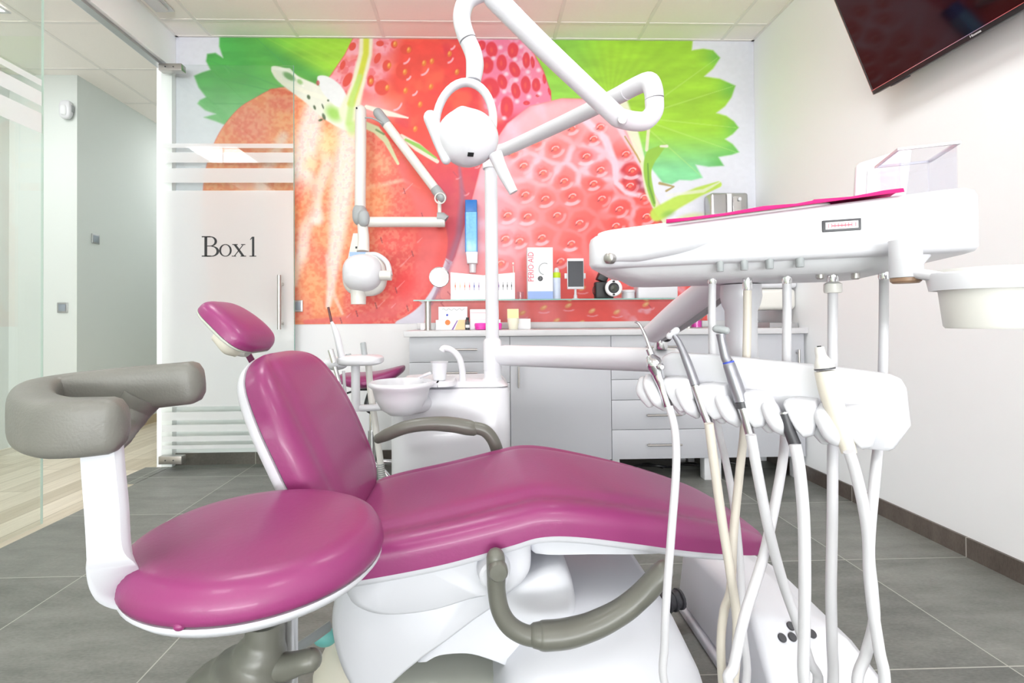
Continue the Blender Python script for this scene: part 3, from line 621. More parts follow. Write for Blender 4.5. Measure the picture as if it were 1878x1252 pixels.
    stroke([(1188, 200), (1189, 240), (1186, 275)], [4, 4, 4], (230, 222, 190), 0.9, 0.5)
    stroke([(1178, 300), (1190, 350), (1204, 380), (1224, 412)], [5, 9, 9, 6], (226, 230, 190), 0.95, 0.6)
    d = sd([(1186, 278), (1200, 270), (1222, 264), (1212, 282), (1200, 300), (1195, 322), (1203, 372), (1196, 376), (1182, 330), (1180, 300)], True); mix(ss(d, -1, 2), (138, 190, 52)); stroke([(1188, 300), (1190, 340), (1200, 372)], [2, 3, 3], (78, 132, 40), 0.7, 0.2)
    stroke([(1212, 268), (1223, 268)], [3, 4], (240, 230, 220), 0.9, 0.4)
    stroke([(1205, 393), (1240, 372), (1280, 352), (1318, 338)], [16, 14, 11, 7], (186, 222, 66), 0.95, 0.6); blob(1225, 392, 20, 10, (110, 170, 60), 0.6, -20, 0.1)
    blob(1262, 402, 44, 14, (214, 220, 150), 0.8, -14, 0.3); stroke([(1210, 336), (1236, 342), (1222, 350)], [4, 2, 3], (156, 130, 60), 0.85, 0.3)
    stroke([(1224, 358), (1290, 350), (1320, 334)], [4, 5, 2], (236, 236, 226), 0.7, 0.3)
    img *= (0.985 + 0.03 * n_fine)[..., None]; img = img * 0.87 + 255 * 0.125
    lin = np.clip(img / 255, 0, 1); lin = np.where(lin <= 0.04045, lin / 12.92, ((lin + 0.055) / 1.055) ** 2.4) * 0.90
    me = bpy.data.meshes.new('wall_mural'); N = nx * nz
    me.vertices.add(N); me.vertices.foreach_set('co', np.stack([GXm, np.full_like(GXm, ymu) - YB, GZ], -1).astype(np.float32).ravel())
    idx = np.arange(N).reshape(nz, nx); q = np.stack([idx[:-1, :-1], idx[:-1, 1:], idx[1:, 1:], idx[1:, :-1]], -1).reshape(-1, 4)
    me.loops.add(q.size); me.loops.foreach_set('vertex_index', q.ravel().astype(np.int32)); me.polygons.add(len(q))
    me.polygons.foreach_set('loop_start', (np.arange(len(q)) * 4).astype(np.int32)); me.update(calc_edges=True)
    ca = me.color_attributes.new('print', 'FLOAT_COLOR', 'POINT'); ca.data.foreach_set('color', np.concatenate([lin, np.ones(lin.shape[:2] + (1,))], -1).astype(np.float32).ravel())
    m = bpy.data.materials.new('mural_print'); m.use_nodes = True; b = m.node_tree.nodes['Principled BSDF']; b.inputs['Roughness'].default_value = 0.5; b.inputs['Specular IOR Level'].default_value = 0.3
    a = m.node_tree.nodes.new('ShaderNodeVertexColor'); a.layer_name = 'print'; m.node_tree.links.new(a.outputs[0], b.inputs['Base Color'])
    me.materials.append(m); o = bpy.data.objects.new('wall_mural', me); COL.objects.link(o); o.location = (0, YB, 0)
    tag(o, 'huge printed wallpaper of strawberries and green leaves covering the far wall', 'mural')
build_mural()
# ============================================================ CABINET RUN
FY = at(1303, 882, Z=0).y            # front plane of the cabinets
CT = at(1100, 604, Y=FY - 0.02).z    # worktop height
CB = at(1100, 843, Y=FY).z           # underside of the cabinets
def cab_x(px): return at(px, 740, Y=FY).x
def cab_z(py): return at(1210, py, Y=FY).z
def foot(parent, x, y):
    return box(x - 0.022, x + 0.022, y - 0.03, y + 0.03, 0, CB).build('foot', 'carcass', parent, bevel=0.003)
def bar_handle(parent, c, L, vertical=False):
    u = Vector((0, 0, 1)) if vertical else Vector((1, 0, 0)); c = Vector(c); q = MB()
    q.tube([c - u * L / 2, c + u * L / 2], 0.006, 12)
    for s in (-1, 1): q.tube([c + u * s * (L / 2 - 0.02), c + u * s * (L / 2 - 0.02) + Vector((0, 0.026, 0))], 0.004, 8)
    return q.build('handle', 'satin', parent)
def cabinet(x0, x1, label, drawers=None, door=None, feet=()):
    t = thing('base_cabinet', ((x0 + x1) / 2, FY + 0.22, 0), label, 'cabinet', 'grey cabinets along the far wall')
    box(x0, x1, FY + 0.02, YB - 0.03, CB, CT - 0.035).build('body', 'carcass', t, flat=True)
    if drawers:
        for a, b, h in drawers:
            d = box(x0 + 0.0015, x1 - 0.0015, FY, FY + 0.018, b + 0.0015, a - 0.0015).build('drawer', 'front', t, bevel=0.001)
            if h: bar_handle(d, ((x0 + x1) / 2, FY - 0.026, (a + b) / 2), 0.21)
    if door:
        d = box(x0 + 0.0015, x1 - 0.0015, FY, FY + 0.018, CB + 0.0015, CT - 0.037).build('door', 'front', t, bevel=0.001)
        bar_handle(d, (x0 + (0.05 if door == 'L' else x1 - x0 - 0.05), FY - 0.026, cab_z(675)), 0.21, True)
    for x in feet: foot(t, x, FY + 0.05); foot(t, x, YB - 0.1)
    return t
xa, xb, xc_, xd, xe = cab_x(751), cab_x(936), cab_x(1121.5), cab_x(1309), XR - 0.014
zt0 = CT - 0.036
cabinet(xa, xb, 'grey drawer cabinet at the left end of the run, partly behind the spittoon unit', [(zt0, cab_z(660), 1), (cab_z(660), cab_z(698), 1), (cab_z(698), cab_z(770), 1), (cab_z(770), CB, 1)], feet=(xa + 0.03, xb - 0.03))
cabinet(xb, xc_, 'wide grey cabinet with one plain door and an upright handle near its left edge', door='L', feet=(xb + 0.03, xc_ - 0.03))
cabinet(xc_, xd, 'grey drawer cabinet just right of the plain wide door', [(zt0, cab_z(657), 1), (cab_z(657), cab_z(695), 0), (cab_z(695), cab_z(732.5), 0), (cab_z(732.5), cab_z(787), 1), (cab_z(787), CB, 1)], feet=(xc_ + 0.03, xd - 0.03))
cabinet(xd, xe, 'grey cabinet in the corner against the white right wall', door='R', feet=(xd + 0.03, xe - 0.03))
wt = box(xa - 0.03, XR - 0.001, FY - 0.02, YB - 0.02, CT - 0.035, CT).build('worktop', 'wtop', bevel=0.003)
tag(wt, 'long pale grey worktop lying across the grey cabinets below the mural', 'worktop')
us = box(at(765, 600, Y=YB - 0.03).x, XR - 0.002, YB - 0.035, YB - 0.013, CT + 0.0005, CT + 0.045).build('worktop_upstand', 'carcass', bevel=0.004)
tag(us, 'narrow white rail along the back edge of the worktop', 'splashback')
# cables under the cabinets
q = MB()
for k in range(4):
    x = xc_ - 0.3 + 0.28 * k; q.tube([(x, FY + 0.3, 0.012), (x + 0.1, FY + 0.22, 0.03), (x + 0.2, FY + 0.25, 0.012), (x + 0.33, FY + 0.3, 0.02), (x + 0.42, FY + 0.24, 0.012)], 0.008, 8)
tag(q.build('cable', 'dark'), 'black cables lying on the tiles beneath the grey cabinets', 'cable')
# ------------------------------------------------------------ glass shelf with posts
SY = 3.0; SZ = at(1000, 548, Y=SY).z
sx0, sx1 = at(758, 548, Y=SY).x, 1.735
sh = thing('glass_shelf', ((sx0 + sx1) / 2, 3.2, CT), 'long clear glass shelf on steel posts above the worktop', 'shelf')
box(sx0, sx1, SY, YB - 0.02, SZ - 0.008, SZ).build('glass_panel', 'glass', sh, flat=True)
box(sx0, sx1, SY - 0.0015, SY - 0.0002, SZ - 0.008, SZ).build('panel_edge', MT['glass_e'], sh, flat=True)
for px in (785, 1262, 1378):
    x = min(at(px, 580, Y=SY + 0.06).x, 1.712)
    B().lathe([(0.024, 0), (0.024, 0.006), (0.019, 0.008), (0.019, SZ - CT - 0.014), (0.022, SZ - CT - 0.012), (0.022, SZ - CT - 0.0085)], (x, SY + 0.06, CT + 0.0002), 24).build('post', 'satin', sh)
# ------------------------------------------------------------ things on the shelf
IY = 3.14; S1 = SZ + 0.0006
def gx(px, Y=IY): return at(px, 550, Y=Y).x
def gz(py, Y=IY): return at(1000, py, Y=Y).z
t = thing('mirror', (gx(806), IY, S1), 'small round table mirror on a clear foot at the left of the glass shelf', 'mirror')
mc = Vector((gx(806), IY, gz(507)))
B().lathe([(0.001, 0), (0.062, 0), (0.066, 0.004), (0.066, 0.01), (0.061, 0.012)], mc, 32, (0.1, -1, -0.05), cap=False).build('rim', 'chrome', t)
B().lathe([(0.001, 0.0122), (0.060, 0.0122), (0.0601, 0.0128), (0.001, 0.013)], mc, 32, (0.1, -1, -0.05)).build('mirror_glass', mat('mirror_glass', (0.50, 0.45, 0.45, 1), 0.35, 0.15, noise=(2, 0.02)), t)
B().lathe([(0.045, 0), (0.045, 0.004), (0.012, 0.012), (0.006, 0.03), (0.006, mc.z - S1 - 0.066), (0.012, mc.z - S1 - 0.062)], (mc.x, IY, S1), 20).build('foot', 'acrylic', t)
# shade guide booklet
t = thing('shade_guide', (gx(885), IY, S1), 'white open folder with rows of coloured instrument tips, standing behind the pole', 'shade guide')
for (p0, p1, off0, off1, nm) in ((827, 887, 0.03, 0.0, 'left_leaf'), (887, 944, 0.0, 0.03, 'right_leaf')):
    a, b = gx(p0), gx(p1); h0 = gz(499 if nm[0] == 'l' else 504); h1 = gz(504 if nm[0] == 'l' else 500)
    lf = MB().prism([(a, IY - off0, S1), (b, IY - off1, S1), (b, IY - off1, h1), (a, IY - off0, h0)], (0, 0.012, 0)).build(nm, 'pbox', t, bevel=0.001)
    cols = ['orange', 'peach', 'orange', 'redtxt', 'dblue', 'purple'] if nm[0] == 'l' else ['lightgrey', 'dblue', 'purple', 'darkgrey', 'dark', 'darkgrey']
    for k, c in enumerate(cols):
        f = (k + 1.0) / 7 if nm[0] == 'l' else (k + 1.6) / 7.4; x = a + (b - a) * f; y = IY - off0 + (off0 - off1) * f - 0.004
        z = gz(524)
        B().ball((x, y, z), 0.0028, 0.002, 0.011, 8, 6).tube([(x, y + .001, z - 0.026), (x, y + .001, z + 0.024)], 0.001, 6).build('sample_tip', c, lf)
# cup dispenser on the wall
WY = YB - 0.045
t = thing('cup_dispenser', (at(866, 500, Y=WY).x, WY, at(866, 500, Y=WY).z), 'tall wall-mounted cup dispenser, clear blue with a white outlet, left of the pole', 'dispenser')
cx = at(865, 440, Y=WY).x
def wz(py): return at(866, py, Y=WY).z
B().loft([[(cx + sx * w_ - 0.002, WY + sy * 0.035, z) for sx, sy in ((-1, -1), (1, -1), (1, 1), (-1, 1))] for z, w_ in ((wz(463), 0.042), (wz(369), 0.040))]).build('tube_housing', 'bluec', t, bevel=0.006)
B().loft([[(cx + sx * w_ - 0.002, WY + sy * 0.0365, z) for sx, sy in ((-1, -1), (1, -1), (1, 1), (-1, 1))] for z, w_ in ((wz(391), 0.0415), (wz(368), 0.0415))]).build('cap', 'blue', t, bevel=0.006)
for s in (-1, 1):
    box(cx - 0.002 + s * 0.040 - 0.003, cx - 0.002 + s * 0.040 + 0.003, WY - 0.038, WY - 0.030, wz(463), wz(391)).build('edge_strip', 'blue', t, bevel=0.001)
B().loft([[(cx + sx * w_ + dx, WY + sy * 0.037, z) for sx, sy in ((-1, -1), (1, -1), (1, 1), (-1, 1))] for z, w_, dx in ((wz(484), 0.036, .004), (wz(462), 0.0425, .0))]).build('collar', 'plastic', t, bevel=0.005)
B().lathe([(0.022, 0), (0.026, wz(484) - wz(500))], (cx + 0.006, WY, wz(500)), 20).build('outlet', 'plastic', t)
# mouthwash carton
t = thing('carton', (gx(989), IY, S1), 'tall white carton with a pink upright name and blue foot on the glass shelf', 'carton')
x0, x1 = gx(967), gx(1013)
bd = box(x0, x1, IY - 0.035, IY + 0.035, S1, gz(455)).build('box', 'pbox', t, bevel=0.001)
box(x0 + 0.0005, x1 - 0.0005, IY - 0.0358, IY - 0.0352, S1 + 0.001, gz(534.5)).build('blue_band', 'bluep', t, flat=True)
text('PERIO·AID', 0.052, (gx(973.5), IY - 0.0358, gz(490)), (0, 0, 1), (-1, 0, 0), 'lettering', 'redtxt', t, 0.80)
q = B().lathe([(0.0165, 0), (0.0165, 0.0006), (0.001, 0.0007)], (gx(990), IY - 0.0354, gz(511.5)), 24, (0, -1, 0)).build('emblem', 'darkgrey', t)
B().tube([(gx(990) - 0.006, IY - 0.0364, gz(511.5) - 0.006), (gx(990) + 0.004, IY - 0.0364, gz(511.5)), (gx(990) - 0.002, IY - 0.0364, gz(511.5) + 0.009)], 0.001, 6).build('emblem_mark', 'lightgrey', q)
q = MB()
for k in range(18):
    a0, a1 = math.radians(60 + 200 * k / 18), math.radians(60 + 200 * (k + 1) / 18)
    c0 = Vector((gx(998), IY - 0.0356, gz(494)))
    q.prism([c0 + Vector((r * math.cos(a), 0, r * math.sin(a))) for r, a in ((0.040, a0), (0.040, a1), (0.034, a1), (0.034, a0))], (0, -0.0003, 0))
q.build('printed_arc', 'lightgrey', t, flat=True)
# aerosol
c = Vector((gx(1021), IY, S1)); h = gz(497) - S1
t = thing('spray_can', c, 'slim pale spray can with a lime green band, right of the tall white carton', 'spray can')
B().lathe([(0.024, 0), (0.026, 0.003), (0.026, h * 0.74), (0.0245, h * 0.76)], c, 24).build('can', mat('pale_can', hexc(206, 216, 236), 0.4, noise=(40, 0.1)), t)
B().lathe([(0.0262, h * 0.76), (0.0262, h * 0.93), (0.02, h * 0.95)], c, 24).build('band', 'green', t)
B().lathe([(0.018, h * 0.95), (0.018, h * 1.02), (0.012, h * 1.1), (0.004, h * 1.12)], c, 24).build('cap', 'plastic', t)
# tablet/phone on stand
t = thing('smartphone', (gx(1055.5), IY, S1), 'white-framed dark screen device upright on a small white stand, on the glass shelf', 'screen')
x0, x1 = gx(1040.5), gx(1071); z0, z1 = gz(530.5), gz(474)
box(x0, x1, IY - 0.006, IY + 0.004, z0, z1).build('case', 'plastic', t, bevel=0.003)
box(gx(1041.8), gx(1070), IY - 0.0068, IY - 0.0061, gz(526), gz(479)).build('screen', 'screen', t, flat=True)
B().box(gx(1036), gx(1075), IY + 0.0041, IY + 0.014, gz(511), gz(501)).build('clamp', 'plastic', t, bevel=0.003)
q = B().tube([(gx(1056), IY + 0.01, S1 + 0.004), (gx(1056), IY + 0.01, gz(505))], 0.008, 12)
q.lathe([(0.03, 0), (0.03, 0.004), (0.012, 0.01), (0.011, 0.03)], (gx(1056), IY + 0.01, S1), 20); q.build('stand', 'plastic', t)
# camera with ring flash
cy0 = IY - 0.02
t = thing('camera', (gx(1112), cy0, S1), 'black photo camera with a white ring flash on the glass shelf', 'camera')
box(gx(1091, cy0), gx(1125, cy0), cy0 - 0.02, cy0 + 0.04, S1 + 0.001, gz(517, cy0)).build('body', 'dark', t, bevel=0.012)
B().obox((gx(1107, cy0), cy0 + 0.01, gz(506, cy0)), (0.03, 0, -0.012), (0, 0.03, 0), (0.016, 0, 0.036)).build('flash_head', 'dark', t, bevel=0.006)
lc = Vector((gx(1121.5, cy0), cy0 - 0.02, gz(530, cy0)))
B().lathe([(0.034, 0), (0.034, 0.05), (0.03, 0.055), (0.001, 0.05)], lc, 28, (-0.1, -1, 0)).build('lens', 'dark', t)
rf = MB(); ax = Vector((-0.1, -1, 0)).normalized()
rf.lathe([(0.034, 0.035), (0.052, 0.038), (0.054, 0.05), (0.048, 0.06), (0.034, 0.058), (0.033, 0.045)], lc, 32, (-0.1, -1, 0)); rf.build('ring_flash', 'pbox', t)
B().lathe([(0.022, 0.0515), (0.021, 0.053), (0.001, 0.056)], lc, 24, (-0.1, -1, 0)).build('lens_glass', mat('lens_glass', (0.03, 0.035, 0.02, 1), 0.08, noise=(10, 0.1)), t)
for s in (-1, 1): B().ball(lc + ax * 0.056 + Vector((0, 0, s * 0.042)), 0.010, 0.006, 0.007, 12, 8).build('flash_joint', 'dark', t)
B().tube([(gx(1092, cy0), cy0, gz(524, cy0)), (gx(1087.5, cy0), cy0 - 0.01, gz(529, cy0)), (gx(1087.5, cy0), cy0 - 0.01, gz(538, cy0)), (gx(1092, cy0), cy0, gz(543, cy0))], 0.003, 8).build('strap', 'dark', t)
# white tub and white case
tb = B().lathe([(0.038, 0), (0.042, 0.004), (0.042, 0.042), (0.045, 0.044), (0.045, 0.056), (0.04, 0.06), (0.001, 0.061)], (gx(1152), IY, S1), 28).build('plastic_tub', 'plastic')
tag(tb, 'short round white tub with lid between the camera and the long white case', 'tub')
cs = box(gx(1166), gx(1238), IY - 0.05, IY + 0.05, S1, gz(525)).build('case', 'plastic', bevel=0.008)
tag(cs, 'long low plain white case at the right part of the glass shelf', 'case')
th = B().tube([(gx(943) + 0.006, IY + 0.03, S1), (gx(942), IY + 0.02, gz(486)), ], 0.003, 8).ball((gx(942), IY + 0.02, gz(482)), 0.006, 0.004, 0.008, 10, 8).build('probe', 'ivory')
tag(th, 'thin pale probe standing up behind the right page of the white folder', 'dental probe')
gl = B().lathe([(0.018, 0), (0.02, 0.002), (0.022, 0.05), (0.0205, 0.05), (0.018, 0.004), (0.001, 0.004)], (gx(953.5), IY - 0.04, S1), 24).build('small_glass', 'acrylic')
tag(gl, 'tiny empty glass between the white folder and the tall carton', 'glass')
# ------------------------------------------------------------ things on the worktop
KY = 3.1; K1 = CT + 0.0006
def kx(px): return at(px, 590, Y=KY).x
def kz(py): return at(860, py, Y=KY).z
def carton(x0, x1, y0, z0, z1, label, name='medicine_box'):
    t = thing(name, ((x0 + x1) / 2, y0, z0), label, 'box', 'small boxes on the worktop')
    box(x0, x1, y0, y0 + 0.1, z0, z1).build('box', 'pbox', t, bevel=0.001); return t
zt1 = kz(586)
b1 = carton(kx(799), kx(853), KY, K1, zt1, 'white medicine box with an orange dot and peach corner, under the patterned box')
q = B().lathe([(0.017, 0), (0.017, 0.0005), (0.001, 0.0006)], (kx(821), KY - 0.0002, zt1 - 0.017), 20, (0, -1, 0)).build('orange_dot', 'orange', b1)
B().prism([(kx(834), KY - 0.0007, K1 + .001), (kx(852.5), KY - 0.0007, K1 + .001), (kx(852.5), KY - 0.0007, zt1 - .001), (kx(841), KY - 0.0007, zt1 - .001)], (0, 0.0005, 0)).build('peach_print', 'peach', b1, flat=True)
B().prism([(kx(828), KY - 0.0012, K1 + .001), (kx(831), KY - 0.0012, K1 + .001), (kx(840), KY - 0.0012, zt1 - .004), (kx(838), KY - 0.0012, zt1 - .004)], (0, 0.0004, 0)).build('violet_stripe', 'purple', b1, flat=True)
zz = zt1 + 0.0006
b2 = carton(kx(804), kx(857), KY + 0.01, zz, kz(562), 'white medicine box with a blue drop and scribbled grey top, on the orange-dotted box')
B().lathe([(0.007, 0), (0.007, 0.0005), (0.001, 0.0006)], (kx(820), KY + 0.0098, zz + 0.030), 12, (0, -1, 0)).build('blue_drop', 'dblue', b2)
q = MB(); pz = kz(567)
q.tube([(kx(811) + (kx(852) - kx(811)) * k / 14, KY + 0.009, pz + 0.006 * math.sin(k * 1.9)) for k in range(15)], 0.0012, 6); q.build('scribble_print', 'lightgrey', b2)
c = (kx(857.5), KY - 0.012, K1)
t = thing('bottle', c, 'small dark bottle between the orange-dotted box and the next white box', 'bottle')
B().lathe([(0.013, 0), (0.0135, 0.002), (0.0135, 0.045), (0.008, 0.055), (0.008, 0.06)], c, 20).build('body', 'darkgrey', t)
B().lathe([(0.0137, 0.014), (0.0138, 0.032)], c, 20).build('label', 'pbox', t); B().lathe([(0.0095, 0.0605), (0.0095, 0.078), (0.001, 0.079)], c, 20).build('cap', 'dark', t)
b3 = carton(kx(862), kx(918), KY, K1, zt1, 'plain white box behind the pink dish, lower of its pair')
b4 = carton(kx(862), kx(915), KY + 0.005, zz, kz(567), 'plain white box resting on the lower one behind the pink dish')
for bb, z in ((b4, kz(574)),): box(kx(863), kx(914), KY + 0.0043, KY + 0.0048, z, z + 0.0015).build('pink_line', 'redtxt', bb, flat=True)
for px, lab in ((881.5, 'round hot pink plastic dish on the worktop left of the pole'), (909, 'round hot pink plastic dish peeking out right of the pole')):
    t = thing('retainer_case', (kx(px), KY - 0.045, K1), lab, 'dish', 'pink dishes')
    B().lathe([(0.030, 0), (0.036, 0.004), (0.037, 0.022)], (kx(px), KY - 0.045, K1), 28).build('base', 'pink', t)
    B().lathe([(0.0385, 0.0225), (0.0385, 0.036), (0.034, 0.042), (0.001, 0.044)], (kx(px), KY - 0.045, K1), 28).build('lid', 'pink', t)
t = thing('cup', (kx(940.5), KY - 0.03, K1), 'pale translucent cup with a yellow card standing in it, right of the pink dish', 'cup')
B().lathe([(0.027, 0), (0.029, 0.002), (0.038, 0.072), (0.036, 0.072), (0.027, 0.004), (0.001, 0.004)], (kx(940.5), KY - 0.03, K1), 28).build('cup_body', mat('milky_plastic', hexc(236, 234, 214), 0.3, noise=(20, 0.03)), t)
B().obox((kx(940.5), KY - 0.022, K1 + 0.085), (0.036, 0, 0), (0, 0.001, 0), (0, 0.006, 0.045)).build('card', 'yellow', t)
b5 = carton(kx(950), kx(973), KY, K1, kz(585), 'small white box right of the yellow card cup')
box(kx(769), kx(797), KY + 0.06, KY + 0.1, K1, kz(592)).build('x', 'pbox').name = 'paper_tray'
tag(bpy.data.objects['paper_tray'], 'flat white tray near the left steel post, beside the orange-dotted box', 'tray')
# glass jar with pink things, seen under the support arm
c = (at(1277, 600, Y=KY).x, KY, K1)
t = thing('glass_jar', c, 'glass jar with bright pink contents behind the slanting support arm', 'jar')
B().lathe([(0.036, 0), (0.038, 0.003), (0.038, 0.085), (0.036, 0.085), (0.036, 0.004), (0.001, 0.004)], c, 28).build('jar_glass', 'acrylic', t)
B().lathe([(0.033, 0.0045), (0.033, 0.045), (0.001, 0.055)], c, 20).build('contents', 'pink', t); B().lathe([(0.040, 0.0855), (0.040, 0.098), (0.001, 0.099)], c, 28).build('lid', 'chrome', t)
# steel sink rim
q = MB(); sx_, sxe = at(1388, 600, Y=KY).x, XR - 0.012
q.box(sx_, sxe, FY + 0.06, FY + 0.08, K1, K1 + 0.03); q.box(sx_, sxe, YB - 0.075, YB - 0.055, K1, K1 + 0.03); q.box(sx_, sx_ + 0.02, FY + 0.08, YB - 0.075, K1, K1 + 0.03); q.box(sxe - 0.02, sxe, FY + 0.08, YB - 0.075, K1, K1 + 0.03); q.box(sx_ + .02, sxe - .02, FY + 0.08, YB - 0.075, K1, K1 + 0.006)
tag(q.build('sink', 'steel', flat=True), 'raised steel sink rim at the right end of the worktop', 'sink')
# ------------------------------------------------------------ dispensers on the wall, right
DYW = YB - 0.007
x0, x1 = at(1303, 370, Y=DYW - 0.1).x, at(1372, 370, Y=DYW - 0.1).x
t = thing('soap_dispenser', ((x0 + x1) / 2, DYW, 1.5), 'chrome and grey wall dispenser above the corner, half hidden by the white instrument table', 'dispenser')
z1, z0 = at(1340, 353, Y=DYW - 0.1).z, 1.42
box(x0, x1, DYW - 0.11, DYW - 0.002, z0, z1).build('housing', 'steel', t, bevel=0.02)
xm = at(1336, 370, Y=DYW - 0.115).x
box(xm - 0.012, xm + 0.02, DYW - 0.125, DYW - 0.11, z0 + 0.02, z1 - 0.012).build('bright_strip', 'pbox', t, bevel=0.004)
box(xm + 0.03, xm + 0.09, DYW - 0.118, DYW - 0.1102, z0 + 0.02, z1 - 0.03).build('window', 'chrome', t, bevel=0.004)
B().lathe([(0.012, 0), (0.012, 0.008), (0.001, 0.01)], (xm + 0.075, DYW - 0.1185, z1 - 0.05), 16, (0, -1, 0)).build('lock', 'plastic', t)
x0, x1 = 1.742, XR - 0.004
t = thing('towel_dispenser', ((x0 + x1) / 2, 3.1, 1.1), 'milky white rounded dispenser on the right wall above the sink, behind upright hoses', 'dispenser')
zb1, zt2 = at(1420, 568, Y=2.97).z, at(1420, 470, Y=2.97).z
zm = at(1420, 528, Y=2.97).z
box(x0, x1, 2.975, 3.22, zb1, zm - 0.001).build('lower_cover', 'ivory', t, bevel=0.03, seg=5)
box(x0 - 0.003, x1 + 0.003, 2.97, 3.225, zm, zt2 + 0.03).build('upper_cover', 'plastic', t, bevel=0.02, seg=4)
# ------------------------------------------------------------ switches and alarm
def switch(c, n, label, s=0.04):
    """n: direction the plate faces"""
    n = Vector(n); u = Vector((0, 0, 1)).cross(n).normalized(); c = Vector(c)
    t = thing('light_switch', c, label, 'switch', 'light switches')
    B().obox(c + n * 0.004, u * s, n * 0.004, (0, 0, s)).build('frame', 'steel', t, bevel=0.0015)
    B().obox(c + n * 0.0095, u * s * 0.68, n * 0.0014, (0, 0, s * 0.68)).build('rocker', mat('switch_grey', hexc(150, 158, 168), 0.35, 0.3, noise=(10, 0.03)), t, bevel=0.001)
switch(at(174.5, 438, X=-3.2), (1, 0, 0), 'metal light switch on the grey side wall of the corridor')
switch(at(115.5, 564, Y=3.96), (0, -1, 0), 'metal light switch low on the white pillar in the corridor')
switch(at(545, 561, Y=YB - 0.006), (0, -1, 0), 'pale switch at the lower left of the strawberry print beside the glass door')
c = at(127, 204, Y=3.96)
t = thing('motion_sensor', c, 'small white motion sensor high on the white pillar', 'sensor')
B().ball(c + Vector((0, -0.03, 0)), 0.047, 0.028, 0.075, 24, 14, e=0.7).build('housing', 'plastic', t)
B().ball(c + Vector((0.0, -0.052, -0.012)), 0.026, 0.014, 0.042, 20, 12, e=0.7).build('lens', 'carcass', t)
for s in (-1, 1): box(c.x + s * 0.044 - 0.004, c.x + s * 0.044 + 0.004, c.y - 0.036, c.y - 0.01, c.z - 0.02, c.z + 0.035).build('side_slot', 'lightgrey', t, bevel=0.002)
# ------------------------------------------------------------ ceiling fittings
def led(x0, y0, label):
    t = thing('ceiling_light', (x0 + 0.3, y0 + 0.3, HC - 0.012), label, 'ceiling light', 'square ceiling light panels')
    q = MB(); q.box(x0, x0 + 0.6, y0, y0 + 0.02, HC - 0.012, HC - 0.0045); q.box(x0, x0 + 0.6, y0 + 0.58, y0 + 0.6, HC - 0.012, HC - 0.0045); q.box(x0, x0 + 0.02, y0 + 0.02, y0 + 0.58, HC - 0.012, HC - 0.0045); q.box(x0 + 0.58, x0 + 0.6, y0 + 0.02, y0 + 0.58, HC - 0.012, HC - 0.0045)
    q.build('frame', 'plastic', t, flat=True)
    box(x0 + 0.02, x0 + 0.58, y0 + 0.02, y0 + 0.58, HC - 0.010, HC - 0.006).build('diffuser', 'led', t, flat=True)
pl = at(21, 25, Z=HC - 0.012)
led(pl.x - 0.6, pl.y - 0.6, 'square white ceiling light panel in the corridor, at the top left corner')
led(-3.3, 0.45, 'square corridor ceiling panel seen only as a reflection in the glass door')
led(-2.88, 5.3, 'square light panel deep in the corridor ceiling, hidden behind the far wall edge')
for i, (x, y, lab) in enumerate(((-1.244, yr - 1.8, 'square light panel overhead left of the dental chair, outside the view'), (0.556, yr - 1.8, 'square light panel overhead right of the dental chair, outside the view'), (-1.244, yr - 4.2, 'square light panel behind the view, left of the window side'), (0.556, yr - 4.2, 'square light panel behind the view, right of the window side'))):
    led(x, y, lab)
ev = at(283, 2, Z=HC - 0.02)
t = thing('emergency_light', (ev.x, ev.y, HC - 0.03), 'oblong clear emergency lamp on the ceiling beside the white beam', 'emergency light')
box(ev.x - 0.07, ev.x + 0.05, ev.y - 0.3, ev.y + 0.12, HC - 0.012, HC - 0.004).build('base', 'plastic', t, bevel=0.003)
box(ev.x - 0.05, ev.x + 0.03, ev.y - 0.27, ev.y + 0.09, HC - 0.035, HC - 0.0122).build('diffuser', 'plastic', t, bevel=0.008)
# ------------------------------------------------------------ television
Xt = XR - 0.12
p0 = at(1602, 174, X=Xt); up = (at(1530, 0, Y=p0.y) - p0).normalized()
scrn_h = 0.56; LT = 0.98
yv = Vector((0, -1, 0)); nn = up.cross(yv).normalized()
if nn.x > 0: nn = -nn
t = thing('television', (Xt, p0.y - LT / 2, p0.z), 'black flat television tilted down from the right wall near the ceiling', 'television')
cc = p0 + up * scrn_h / 2 + yv * LT / 2
B().obox(cc - nn * 0.0165, yv * LT / 2, up * scrn_h / 2, nn * 0.0165).build('casing', 'dark', t, bevel=0.003)
B().obox(cc + nn * 0.0006 + up * 0.008, yv * (LT / 2 - 0.009), up * (scrn_h / 2 - 0.014), nn * 0.0005).build('screen', 'tvscreen', t)
q = B().obox(p0 + yv * LT / 2 + up * 0.0205 + nn * 0.0018, yv * LT / 2, up * 0.0011, nn * 0.001); q.build('trim_strip', 'chrome', t)
q = B().obox(p0 + yv * 0.0015 + up * scrn_h / 2 + nn * 0.0015, yv * 0.0012, up * scrn_h / 2, nn * 0.001); q.build('side_trim', 'satin', t)
for f in (0.13,): B().obox(p0 + yv * (LT * f) - nn * 0.016 - up * 0.003, yv * 0.04, up * 0.0025, nn * 0.012).build('speaker_lip', 'darkgrey', t, bevel=0.001)
lgp = at(1792, 64, X=Xt); fL = (p0.y - lgp.y)
text('Hisense', 0.013, p0 + yv * fL + up * 0.0105 + nn * 0.003, yv, up, 'brand_lettering', 'pbox', t)
q = MB().obox(cc - nn * 0.045, yv * 0.2, up * 0.15, nn * 0.011)
q.tube([cc - nn * 0.05, Vector((XR - 0.02, cc.y, cc.z - 0.02))], 0.03, 12); q.box(XR - 0.021, XR - 0.0002, cc.y - 0.15, cc.y + 0.15, cc.z - 0.15, cc.z + 0.12); q.build('wall_bracket', 'dark', t)
